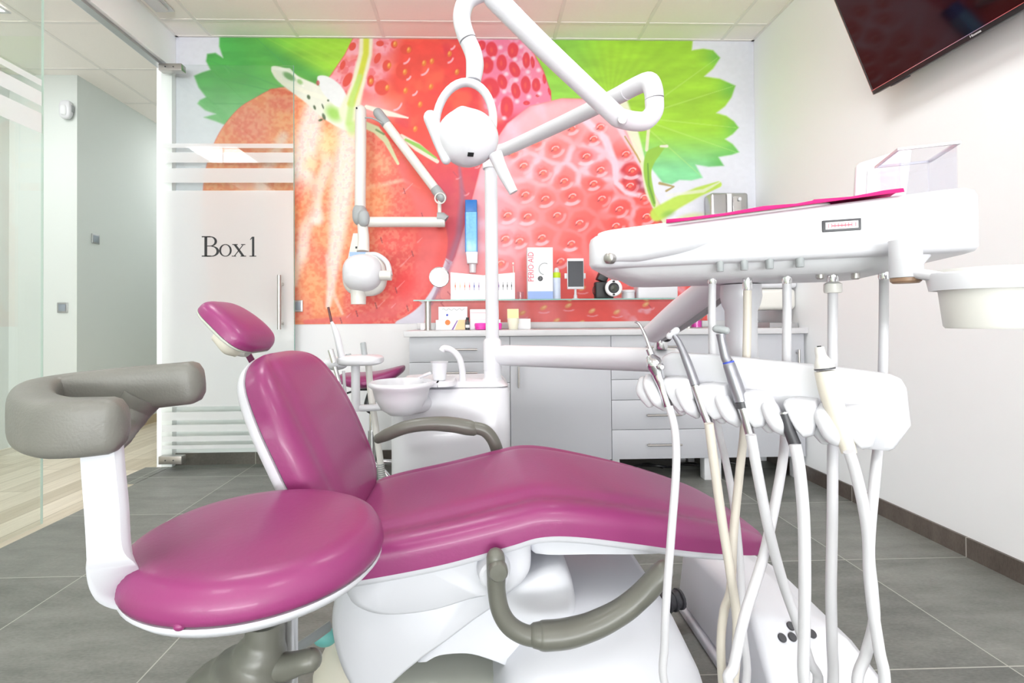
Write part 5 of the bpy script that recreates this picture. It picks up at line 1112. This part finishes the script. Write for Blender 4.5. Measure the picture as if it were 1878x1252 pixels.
# ============================================================ OPERATOR STOOL near the camera
sc_ = Vector((-0.366, 0.832, 0)); sR = 0.200; sz = 0.598
t = thing('operator_stool', sc_, 'near magenta round stool with a curved grey arm support, beside the dental chair', 'stool', 'operator stools')
q = MB()
prof = [(0.004, .050), (0.05, .051), (0.10, .050), (0.14, .047), (0.155, .0455), (0.175, .044), (0.192, .036), (0.202, .020), (0.205, .004), (0.203, -.004), (0.196, -.008), (0.02, -.008)]
q.lathe([(r * sR / 0.205, h) for r, h in prof], (sc_.x, sc_.y, sz), 72); seat = q.build('seat', 'magenta', t, angle=70)
B().lathe([(0.02, -.0085), (0.196, -.0085), (0.1965, -.014), (0.185, -.026), (0.05, -.034), (0.02, -.034)], (sc_.x, sc_.y, sz), 64).build('seat_shell', 'plastic_m', t, angle=60)
B().ball(Vector((sc_.x - 0.02, sc_.y - sR + 0.006, sz - 0.004)), 0.008, 0.006, 0.006, 10, 8).build('cover_tab', 'magenta', seat)
# curved arm support
zt3 = 0.856
pth = [(0.228, 765, 0.60)]
def ap(px, Y, z): p = at(px, 600, Y=Y); return Vector((p.x, p.y, z))
path = [ap(205, 0.66, zt3 - .008), ap(150, 0.65, zt3 - .008), ap(98, 0.655, zt3 - .008), ap(62, 0.69, zt3 - .004), ap(68, 0.75, zt3 + .004), ap(120, 0.795, zt3 + .01), ap(220, 0.81, zt3 + .018), ap(352, 0.825, zt3 + .027)]
q = MB(); q.tube(path, [0.0365, 0.0375, 0.038, 0.038, 0.0375, 0.0365, 0.036, 0.035], 32, up=(0, 0, 1), flat=0.72, sq=0.5, capround=True, capk=0.55)
pad = q.build('arm_pad', 'greyplas', t, angle=60)
B().tube([ap(262, 0.81, zt3 + .006), ap(240, 0.80, zt3 - .02), ap(222, 0.77, zt3 - .042), ap(200, 0.70, zt3 - .05)], [0.03, 0.026, 0.02, 0.014], 16, up=(0, 1, 0)).build('pad_bracket', 'greyplas', t, angle=60)
q = MB(); wv = Vector((0.0315, 0.006, 0))
def bar(px, py, Y): return at(px, py, Y=Y)
cl_ = [bar(186, 800, 0.665), bar(190, 860, 0.665), bar(196, 930, 0.665), bar(200, 1000, 0.667), bar(206, 1045, 0.675), bar(222, 1080, 0.70), bar(270, 1092, 0.74), bar(360, 1085, 0.80)]
nrm = [Vector((0, 1, 0)), Vector((0, 1, 0)), Vector((0, 1, 0)), Vector((-.05, 1, 0)), Vector((-.5, .6, -.5)), Vector((-.5, .2, -.8)), Vector((0, 0, -1)), Vector((0, 0, -1))]
wd = [Vector((.0245, 0, 0)), Vector((.025, 0, 0)), Vector((.0255, 0, 0)), Vector((.026, 0, 0)), Vector((.025, 0.012, 0.0)), Vector((.012, 0.024, 0)), Vector((-.004, .028, 0)), Vector((-.004, .028, 0))]
P0 = smooth_tab([tuple(c) + tuple(n.normalized()) + tuple(w_) for c, n, w_ in zip(cl_, nrm, wd)], 40)
rings = []
for r in P0:
    c = Vector(r[0:3]); n = Vector(r[3:6]).normalized() * 0.009; w_ = Vector(r[6:9]); rings.append([c - w_ - n * .3, c - w_ * .9 - n, c + w_ * .9 - n, c + w_ - n * .3, c + w_ + n * .3, c + w_ * .9 + n, c - w_ * .9 + n, c - w_ + n * .3])
q.loft(rings).build('arm_post', 'plastic_m', t, angle=50)
# column and grey foot
q = MB(); q.lathe([(0.028, sz - 0.0345), (0.027, 0.40), (0.026, 0.30)], (sc_.x + 0.03, sc_.y, 0), 24); q.build('column', 'steel', t)
q = MB()
cA = [at(487, 1138, Y=.80), at(486, 1165, Y=.80), at(478, 1200, Y=.80), at(462, 1240, Y=.80), at(430, 1300, Y=.80), at(400, 1380, Y=.80)]
q.tube(cA, [0.029, 0.031, 0.042, 0.065, 0.09, 0.11], 24); q.build('column_cover', 'greyarm', t, angle=60)
B().tube([at(478, 1212, Y=.80), at(520, 1222, Y=.79), at(556, 1213, Y=.78), at(570, 1210, Y=.78)], [0.032, 0.020, 0.017, 0.017], 18, capround=True).build('height_lever', 'greyarm', t, angle=60)
q = MB(); q.tube([Vector((cA[5].x, cA[5].y, cA[5].z)), Vector((sc_.x - 0.02, sc_.y, 0.12))], [0.10, 0.05], 20); q.build('hub', 'greyarm', t)
stool_base(t, Vector((sc_.x - 0.02, sc_.y, 0)), 0.205, ph=math.pi / 2, hub=0.12)
# white strap-like pedal bar behind the stool
pb = B().tube(ipath([(520, 1206, 1.06), (570, 1172, 1.12), (604, 1148, 1.17)], 1.1), 0.012, 12, flat=0.6).build('pedal_bar', 'lightgrey')
bpy.data.objects['pedal_bar'].parent = ch; pb.location = world(pb) - world(ch)
# ============================================================ DELIVERY UNIT (instrument table)
A0, A1 = at(1075, 470, Y=0.955), at(1815, 430, Y=0.715)
Uv = Vector((A1.x - A0.x, A1.y - A0.y, 0)); UL = Uv.length; Uv.normalize(); Vv = Vector((-Uv.y, Uv.x, 0))
O = Vector((A0.x, A0.y, 0))
def du(s, d, z): return O + Uv * s + Vv * d + Vector((0, 0, z))
du0 = thing('instrument_table', (0.62, 1.0, 0), 'white dentist instrument table on a jointed arm, at the right', 'instrument table')
t = du0
def plan(s0, s1, d0, d1, z, r, n=6, tilt=0.0):
    return [du(x, y, zz_ + tilt * x) for x, y, zz_ in rrect(s0, s1, d0, d1, z, r, n)]
ZB = 1.083; ZT = 1.150; DD = 0.36
tl = 0.06
q = MB(); q.loft([plan(0.012, UL - 0.012, 0.012, DD - 0.012, ZB, .03), plan(0.004, UL - 0.004, 0.004, DD - 0.004, ZB + .003, .034), plan(0, UL, 0, DD, ZB + .010, .036), plan(0.0, UL, 0, DD, ZT - .016, .036, tilt=tl), plan(0.003, UL - 0.003, 0.003, DD - 0.003, ZT - .006, .036, tilt=tl), plan(0.009, UL - 0.009, 0.009, DD - 0.009, ZT - 0.001, .034, tilt=tl), plan(0.02, UL - 0.02, 0.02, DD - 0.02, ZT, .03, tilt=tl)])
body = q.build('table_body', 'plastic', t, angle=60)
q = MB(); q.loft([plan(0.06, UL - 0.10, 0.045, DD - 0.05, ZB - 0.022, .06), plan(0.03, UL - 0.05, 0.025, DD - 0.03, ZB - 0.004, .06), plan(0.025, UL - 0.04, 0.02, DD - 0.03, ZB + 0.006, .06)]); q.build('underside_tray', mat('underside_plastic', hexc(220, 221, 224), 0.4, noise=(4, 0.012)), t, angle=60)
# raised tray lip and moulded handle bulge
q = MB(); q.loft([plan(0.015, 0.42, 0.012, DD - 0.02, ZT - .004, .04, tilt=tl), plan(0.015, 0.42, 0.012, DD - 0.02, ZT + .006, .04, tilt=tl)]); q.build('tray_mat', mat('pale_green_tray', hexc(226, 234, 232), 0.3, noise=(4, 0.01)), t)
q = MB(); q.tube([du(0.055, 0.004, 1.104), du(0.11, 0.002, 1.112), du(0.17, 0.006, 1.124), du(0.25, 0.020, 1.138)], [0.011, 0.019, 0.022, 0.018], 18, capround=True); q.build('pull_handle', 'plastic', t)
q = MB(); q.lathe([(0.0105, 0), (0.0105, 0.012), (0.008, 0.014), (0.001, 0.0145)], du(0.050, -0.003, 1.100), 20, -Vv - Uv * 0.5); q.build('handle_knob', 'satin', t)
# gauge
def facept(px, py, d=-0.001):
    dr = RM.T @ np.array([(px - CX) / F, 1.0, -(py - CY) / F]); dr = Vector(dr); n = Vv; o = Vector((0, 0, ZC)); k = ((O + n * d) - o).dot(n) / dr.dot(n); return o + dr * k
c = facept(1543, 413); a = facept(1508, 413); wv_ = (facept(1579, 413) - a).length / 2; hv = (facept(1543, 402.5).z - facept(1543, 424).z) / 2
gz_ = B().obox(c + Vector((0, 0, 0)), Uv * wv_, Vv * 0.002, (0, 0, hv)).build('gauge_frame', 'darkgrey', t, bevel=0.001)
B().obox(c - Vv * 0.0024, Uv * wv_ * 0.84, Vv * 0.0004, (0, 0, hv * 0.6)).build('gauge_face', 'pbox', gz_)
q = MB()
for k in range(9): q.obox(c - Vv * 0.003 + Uv * (wv_ * (-.7 + .175 * k)), Uv * 0.0004, Vv * 0.0002, (0, 0, hv * .35))
q.obox(c - Vv * 0.003 + Vector((0, 0, -.0005)), Uv * wv_ * .5, Vv * 0.0002, (0, 0, hv * .09)); q.build('gauge_marks', 'redtxt', gz_)
# control knobs
for px in (1320.5, 1365, 1411.5, 1467):
    p = facept(px, 498 - (px - 1320) * 0.055, 0.010)
    B().lathe([(0.0055, 0.0), (0.0062, 0.001), (0.0068, 0.026)], p, 20).build('control_knob', 'lightgrey', t)
p = facept(1686, 465, 0.03); q = B().lathe([(0.007, -0.03), (0.0055, -0.018), (0.006, -0.012), (0.014, 0), (0.014, 0.006)], Vector((p.x, p.y, ZB - 0.002)), 18); q.build('white_knob', 'plastic', t)
p = facept(1715, 460, 0.03)
# hose outlets
outs = [(1306, 500, .10), (1370.5, 512, .10), (1443, 500, .10), (1527, 497, .10), (1621, 490, .10)]
OP = []
for px, py, d in outs:
    p = facept(px, py, d); p.z = min(p.z, 1.075); OP.append(p)
    B().lathe([(0.0075, -0.022), (0.0085, -0.018), (0.0085, 0.006), (0.0065, ZB - p.z)], p, 18).build('hose_outlet', 'chrome', t)
for px in (1504, 1569):
    p = facept(px, 500, .08); B().lathe([(0.0045, -0.012), (0.0065, -0.01), (0.0065, 0.0), (0.004, 0.003), (0.004, ZB - p.z - 0.01)], Vector((p.x, p.y, p.z)), 12).build('small_valve', 'satin', t)
# cup holder
ch0 = at(1661, 505, Y=0.73)
B().lathe([(0.0195, -0.0015), (0.0205, 0.0), (0.0205, ZB - ch0.z + 0.02)], Vector((ch0.x, ch0.y, ch0.z - 0.002)), 28).build('holder_boss', 'plastic', t)
B().lathe([(0.016, -0.010), (0.019, -0.007), (0.0195, -0.002)], Vector((ch0.x, ch0.y, ch0.z - 0.002)), 24).build('boss_cap', 'brown', t)
cu = at(1806, 500, Y=0.665)
B().tube([ch0 + Vector((0.0, 0, 0.006)), Vector((cu.x - 0.05, cu.y, 1.036))], 0.008, 12).build('holder_arm', 'plastic', t)
hr = 0.0585
B().lathe([(hr - .004, 0.022), (hr + 0.0035, 0.022), (hr + 0.005, 0.018), (hr + 0.001, -0.003), (hr - 0.004, -0.003), (hr - 0.004, 0.022)], Vector((cu.x, cu.y, 1.0235)), 48, cap=False).build('holder_ring', 'plastic', t)
cz = 1.046
wc = thing('waste_cup', (cu.x, cu.y, cz - 0.1), 'white tapered waste cup hanging in the ring at the far right of the table', 'cup')
B().lathe([(0.042, -0.080), (0.0445, -0.077), (0.0525, 0.004), (0.0505, 0.004), (0.042, -0.075), (0.001, -0.074)], Vector((cu.x, cu.y, cz)), 48).build('cup_body', 'ivory', wc)
# column under the table and arm down to the pole
pc = at(1358, 500, Y=1.10)
q = MB(); q.lathe([(0.042, ZB - 0.024), (0.044, ZB - 0.05), (0.040, ZB - 0.07), (0.034, 1.0), (0.033, 0.93), (0.036, 0.86), (0.040, 0.84)], (pc.x, pc.y, 0), 28)
q.build('support_column', 'plastic', t, angle=60)
J = at(1212, 640, Y=1.60)
B().tube([at(1196, 612, Y=1.57), at(1262, 560, Y=1.35), at(1345, 505, Y=1.16)], [0.030, 0.034, 0.036], 20, flat=1.15, up=(0, 1, 0)).build('balance_arm', 'plastic', t)
B().tube([at(1215, 618, Y=1.56), at(1280, 577, Y=1.34), at(1340, 528, Y=1.17)], 0.014, 12).build('arm_underside', 'lightgrey', t)
B().lathe([(0.02, 0.0), (0.022, 0.004), (0.022, 0.03), (0.012, 0.034), (0.012, 0.075)], Vector((J.x, J.y, at(1212, 640, Y=1.6).z)), 20).build('arm_joint', 'chrome', t)
q = B().ball(at(1222, 617, Y=1.56), 0.018, 0.018, 0.018, 14, 10); q.build('joint_boot', 'dark', t)
q = MB()
pa = Vector((px0 + 0.02, PY, at(915, 651, Y=PY).z)); pe = at(1240, 664, Y=1.60); pe.z = pa.z
q.tube([pa, pa + (pe - pa) * .05, pa + (pe - pa) * .9, pe, pe + (pe - pa) * .02], [0.036, 0.041, 0.041, 0.041, 0.03], 24, smooth=False); q.build('base_arm', 'plastic', t)
# instrument rail: a wide white plate hung under the table
q = MB(); R0_, R1_ = at(1195, 700, Y=1.0), at(1665, 760, Y=0.72)
ru = Vector((R1_.x - R0_.x, R1_.y - R0_.y, 0)).normalized(); rv = Vector((-ru.y, ru.x, 0))
def railp(px, py, d=0):
    dr = Vector(RM.T @ np.array([(px - CX) / F, 1.0, -(py - CY) / F])); o = Vector((0, 0, ZC)); P_ = Vector((R0_.x, R0_.y, 0)) + rv * d; return o + dr * ((P_ - o).dot(rv) / dr.dot(rv))
outl = [(1212, 655), (1228, 646), (1300, 650), (1420, 662), (1540, 674), (1632, 687), (1652, 696), (1662, 714), (1670, 782), (1640, 824), (1630, 829), (1560, 822), (1480, 796), (1400, 778), (1300, 762), (1230, 745), (1205, 728)]
P_ = [railp(x, y) for x, y in outl]; cpt = sum(P_, Vector()) / len(P_)
rings = []
for d, s in ((0.0, .94), (0.003, .985), (0.008, 1.0), (0.018, 1.0), (0.023, .985), (0.026, .94)):
    rings.append([cpt + (p - cpt) * s + rv * d for p in P_])
q.loft(rings).build('instrument_rail', 'plastic', t, angle=60)
q = MB(); q.tube([Vector((pc.x, pc.y, 0.86)), Vector((pc.x, pc.y - 0.06, 0.875)), railp(1318, 690, 0.016)], [0.024, 0.022, 0.018], 16); q.build('rail_bracket', 'plastic', t)
# holder clips
def clip(x, y, s=1.0):
    """a slanted rounded block with a thin curved flap on its left"""
    pol = [(0, 9), (5, 2), (28, 0), (58, 3), (64, 38), (54, 66), (37, 70), (23, 55), (12, 36)]
    P = [railp(x + a * s, y + b * s, -0.034) for a, b in pol]; c = sum(P, Vector()) / len(P); o = MB()
    rg = []
    for d, k in ((-.036, .86), (-.033, .95), (-.026, 1.0), (0.002, 1.0), (0.004, .98)): rg.append([c + (q_ - c) * k + rv * (d + .034) for q_ in P])
    ob = o.loft(rg).build('instrument_clip', 'plastic', t, bevel=0.0035, seg=2, angle=60)
    o = MB(); o.tube([railp(x - 22 * s, y + 2, -.014), railp(x - 20 * s, y + 18 * s, -.028), railp(x - 8 * s, y + 42 * s, -.030), railp(x + 6 * s, y + 58 * s, -.016)], [0.008, .0125 * s, .0125 * s, .007], 18, capround=True, flat=1.25)
    o.tube([railp(x - 34 * s, y + 8, -.006), railp(x - 35 * s, y + 28 * s, -.012), railp(x - 22 * s, y + 50 * s, -.010)], [0.010, .013, .010], 16, capround=True); o.build('clip_flap', 'plastic', ob, angle=60)
    return ob
for x_, y_, s_ in ((1212, 691, .95), (1272, 703, .98), (1346, 717, 1.0), (1434, 731, 1.05), (1537, 746, 1.15)): clip(x_, y_, s_)
# ------------------------------------------------------------ instruments in the clips and their hoses
def hose(parent, down, up_, r, m='hose', loopz=0.18):
    """down: image path from the instrument, up_: image path from the table outlet; joined by a loop near the floor"""
    a = [at(x, y, Y=Y) if not isinstance(x, Vector) else x for x, y, Y in down]; b = [p if isinstance(p, Vector) else at(p[0], p[1], Y=p[2]) for p in up_]
    e0, e1 = a[-1], b[-1]; z = min(e0.z, e1.z) - 0.05; m0 = Vector(((e0.x + e1.x) / 2, (e0.y + e1.y) / 2, z - 0.06))
    path = a + [m0] + b[::-1]
    return B().tube(path, r, 12, sub=6).build('hose', m, parent)
def inst(name, label, cat, px, py): return thing(name, railp(px, py, -0.02), label, cat)
def IP(pts, d=-0.030): return [railp(x, y, d) for x, y in pts]
# 1 syringe
t = inst('air_water_syringe', 'chrome air and water syringe with a bent nozzle, leftmost of the held instruments', 'syringe', 1210, 700)
B().tube(IP([(1165, 590), (1172, 594), (1182, 612), (1193, 642)], -0.03), [0.0022, 0.0026, 0.003, 0.0038], 12).build('nozzle', 'chrome', t)
B().tube(IP([(1191, 640), (1195, 650)]), [0.0075, 0.0075], 14, smooth=False).build('collar', 'chrome', t)
B().tube(IP([(1192, 652), (1201, 668), (1208, 690), (1216, 715), (1226, 745)]), [0.009, 0.0165, 0.011, 0.0085, 0.0085], 18).build('body', 'chrome', t)
B().lathe([(0.007, 0), (0.007, 0.008), (0.004, 0.011)], railp(1210, 672, -0.044), 14, -rv + ru).build('trigger', 'chrome', t)
hose(t, [(1227, 745, .915), (1238, 790, .90), (1240, 860, .88), (1231, 980, .86), (1222, 1100, .86), (1219, 1180, .87), (1222, 1262, .88)], [OP[0] - Vector((0, 0, .015)), (1306, 600, OP[0].y), (1309, 720, OP[0].y), (1316, 780, OP[0].y), (1332, 850, .98), (1347, 934, .95), (1358, 1046, .93), (1362, 1150, .92), (1366, 1262, .92)], 0.0072)
# 2 turbine
t = inst('turbine_handpiece', 'slim grey metal handpiece with an angled head, second from the left', 'handpiece', 1270, 690)
B().tube(IP([(1232, 607), (1237, 616), (1247, 632), (1262, 668), (1275, 705)]), [0.0065, 0.0052, 0.0062, 0.0082, 0.0088], 16).build('body', 'hand', t)
B().tube(IP([(1228, 616), (1240, 606)]), 0.0068, 14, capround=True).build('head', 'plastic', t)
B().tube(IP([(1275, 706), (1288, 745), (1300, 776)]), [0.0085, 0.0078, 0.0078], 16).build('coupling', 'steel', t)
hose(t, [(1300, 776, .83), (1311, 860, .83), (1325, 960, .83), (1341, 1060, .83), (1352, 1150, .83), (1345, 1262, .83)], [OP[1] - Vector((0, 0, .015)), (1370, 620, OP[1].y), (1365, 780, OP[1].y), (1357, 860, .90), (1345, 980, .87), (1340, 1080, .86), (1328, 1120, .86), (1322, 1180, .86), (1326, 1262, .86)], 0.0076, 'hose_b')
# 3 contra angle
t = inst('contra_angle_handpiece', 'thicker grey metal handpiece with a blue ring, third from the left', 'handpiece', 1345, 700)
B().tube(IP([(1322, 612), (1324, 625), (1331, 655), (1336, 664)]), [0.0085, 0.0075, 0.0085, 0.0088], 16).build('head', 'hand', t)
B().tube(IP([(1314, 603), (1331, 606)]), 0.0072, 14, capround=True).build('head_cap', 'lightgrey', t)
rb = B().tube(IP([(1336, 665), (1339, 674), (1352, 712), (1359, 736)]), [0.0095, 0.0108, 0.0118, 0.0108], 18).build('motor_body', 'hand', t)
B().tube(IP([(1335.5, 663), (1336.5, 666)]), 0.0098, 18, smooth=False).build('blue_ring', 'dblue', rb)
B().tube(IP([(1359, 737), (1362, 748)]), 0.0098, 18, smooth=False).build('dark_ring', 'darkgrey', t)
B().tube(IP([(1362, 748), (1370, 775), (1376, 797)]), [0.0085, 0.0075, 0.0078], 16).build('coupling', 'steel', t)
hose(t, [(1377, 797, .76), (1388, 860, .76), (1410, 971, .77), (1436, 1068, .79), (1462, 1142, .80), (1484, 1210, .81), (1498, 1262, .81)], [OP[2] - Vector((0, 0, .015)), (1443, 620, OP[2].y), (1440, 780, OP[2].y), (1433, 860, .84), (1403, 1009, .80), (1366, 1128, .77), (1346, 1220, .76), (1340, 1262, .76)], 0.0078)
# 4 bare micromotor hose end
t = inst('motor_hose_end', 'bare dark grey hose coupling without a handpiece, fourth holder', 'hose', 1445, 790)
B().tube(IP([(1438, 757), (1446, 785), (1458, 815)]), [0.0085, 0.0088, 0.0095], 16, smooth=False).build('coupling', 'darkgrey', t)
B().tube(IP([(1437.2, 755), (1438.2, 758)]), 0.0093, 16, smooth=False).build('coupling_rim', 'steel', t)
hose(t, [(1458, 815, .705), (1466, 860, .70), (1474, 950, .70), (1476, 1060, .70), (1475, 1160, .71), (1476, 1262, .72)], [OP[3] - Vector((0, 0, .015)), (1527, 620, OP[3].y), (1527, 860, .80), (1526, 980, .79), (1524, 1083, .78), (1526, 1180, .78), (1527, 1262, .78)], 0.0080)
B().lathe([(0.0135, -0.02), (0.0145, -0.016), (0.0145, -0.004), (0.009, 0)], OP[3] - Vector((0, 0, 0.02)), 20).build('hose_collar', 'ivory', t)
# 5 scaler
t = inst('ultrasonic_scaler', 'ivory scaler handpiece with a white capped tip, rightmost of the held instruments', 'scaler', 1530, 740)
B().tube(IP([(1512, 680), (1522, 720), (1537, 765), (1549, 800), (1557, 830)]), [0.0142, 0.0150, 0.0135, 0.0118, 0.0105], 20, smooth=True).build('handle', 'cream', t)
cp_ = B().tube(IP([(1502.5, 636), (1505, 650), (1511, 668), (1512.5, 675)]), [0.0065, 0.0075, 0.0135, 0.0142], 20).build('tip_cap', 'ivory', t)
B().tube(IP([(1502, 634), (1502.6, 637)]), 0.003, 12, smooth=False).build('tip_hole', 'dark', cp_)
B().tube(IP([(1512.3, 674.5), (1513, 677.5)]), 0.0147, 20, smooth=False).build('seal_ring', 'darkgrey', t)
hose(t, [(1557, 828, .67), (1568, 862, .67), (1582, 920, .67), (1592, 985, .675), (1594, 1050, .68), (1602, 1125, .68), (1612, 1190, .68), (1622, 1262, .68)], [OP[4] - Vector((0, 0, .015)), (1620, 640, OP[4].y), (1616, 760, OP[4].y), (1606, 860, .75), (1594, 1000, .72), (1600, 1080, .71), (1603, 1140, .71), (1588, 1200, .71), (1572, 1262, .71)], 0.0072)
# ------------------------------------------------------------ things on the table
t = thing('tray_liner', du(0.3, 0.1, ZT + .01), 'bright magenta paper liner lying on the white instrument table', 'tray liner')
xs = [facept(x, y, 0.004) for x, y in ((1222, 409), (1262, 401), (1330, 392), (1400, 380), (1460, 372), (1488, 366), (1492, 369), (1560, 361), (1620, 355), (1655, 349))]
q = MB(); P = []
for j, p in enumerate(xs):
    s_ = (p - O).dot(Uv); zl = ZT + tl * s_ + 0.0065
    row = []
    for i, (d, dz) in enumerate(((-0.004, -0.006), (0.0, 0.0), (0.02, 0.002), (0.15, 0.001), (0.30, 0.001))):
        row.append(du(s_, d, zl + dz + (0.002 * math.sin(j * 2.3 + i) if i else 0) + 0.0015))
    P.append(row)
q.grid(P); o = q.build('paper', 'magenta_p', t, flat=False, angle=80); sdm = o.modifiers.new('thickness', 'SOLIDIFY'); sdm.thickness = 0.001
def topbox(px0_, px1_, pyt, d0, d1, name, label, m, thick=0.003, hgt=None):
    a = facept(px0_, 350, d0); b = facept(px1_, 350, d0); s0, s1 = (a - O).dot(Uv), (b - O).dot(Uv); zb0 = ZT + tl * s0 + 0.004
    zt_b = facept((px0_ + px1_) / 2, pyt, d0).z
    return s0, s1, zb0, zt_b
s0, s1, zb0, ztb = topbox(1651, 1757, 266, 0.06, 0.2, '', '', None)
zb0 = ZT + tl * s1 + 0.0045
t = thing('acrylic_box', du((s0 + s1) / 2, 0.12, zb0), 'clear open-topped acrylic box standing on the white instrument table', 'box')
for k, (a, b, c_, d) in enumerate(((s0, s1, 0.06, 0.063), (s0, s1, 0.157, 0.16), (s0, s0 + .003, 0.0632, 0.1568), (s1 - .003, s1, 0.0632, 0.1568))):
    MB().prism([du(a, c_, zb0), du(b, c_, zb0), du(b, d, zb0), du(a, d, zb0)], (0, 0, ztb - zb0)).build('side_wall', 'acrylic', t, flat=True)
q = MB()
for a, b, c_, d in ((s0 - .004, s1 + .004, 0.056, 0.0598), (s0 - .004, s1 + .004, 0.1602, 0.164), (s0 - .004, s0 - .0002, 0.0598, 0.1602), (s1 + .0002, s1 + .004, 0.0598, 0.1602)):
    q.prism([du(a, c_, ztb - .004), du(b, c_, ztb - .004), du(b, d, ztb - .004), du(a, d, ztb - .004)], (0, 0, 0.004))
q.build('rim', 'plastic', t, flat=True)
s0, s1, _z, ztb = topbox(1572, 1652, 290, 0.24, 0.24, '', '', None)
sR_ = (facept(1800, 300, 0.24) - O).dot(Uv); zR = facept(1790, 256, 0.24).z; zL = facept(1575, 298, 0.24).z
t = thing('white_lid', du((s0 + sR_) / 2, 0.24, ZT), 'upright white plastic lid behind the clear box on the instrument table', 'lid')
sR_ = min(sR_, UL - 0.01)
q = MB(); q.prism([du(s0 - 0.008, 0.236, ZT + tl * s0 + .004), du(sR_ - .012, 0.236, ZT + tl * sR_ + .004), du(sR_ + .004, 0.242, zR - .006), du(sR_ - .004, 0.242, zR), du(s0 + .006, 0.242, zL), du(s0, 0.242, zL - .006)], Vv * 0.012); q.build('panel', 'plastic', t, bevel=0.003)
q = MB(); q.prism([du(s0 + .012, 0.2345, ZT + tl * s0 + .02), du(sR_ - .028, 0.2345, ZT + tl * sR_ + .02), du(sR_ - .018, 0.2395, zR - .022), du(s0 + .018, 0.2395, zL - .018)], Vv * 0.0008); q.build('recess', 'carcass', t, flat=True)
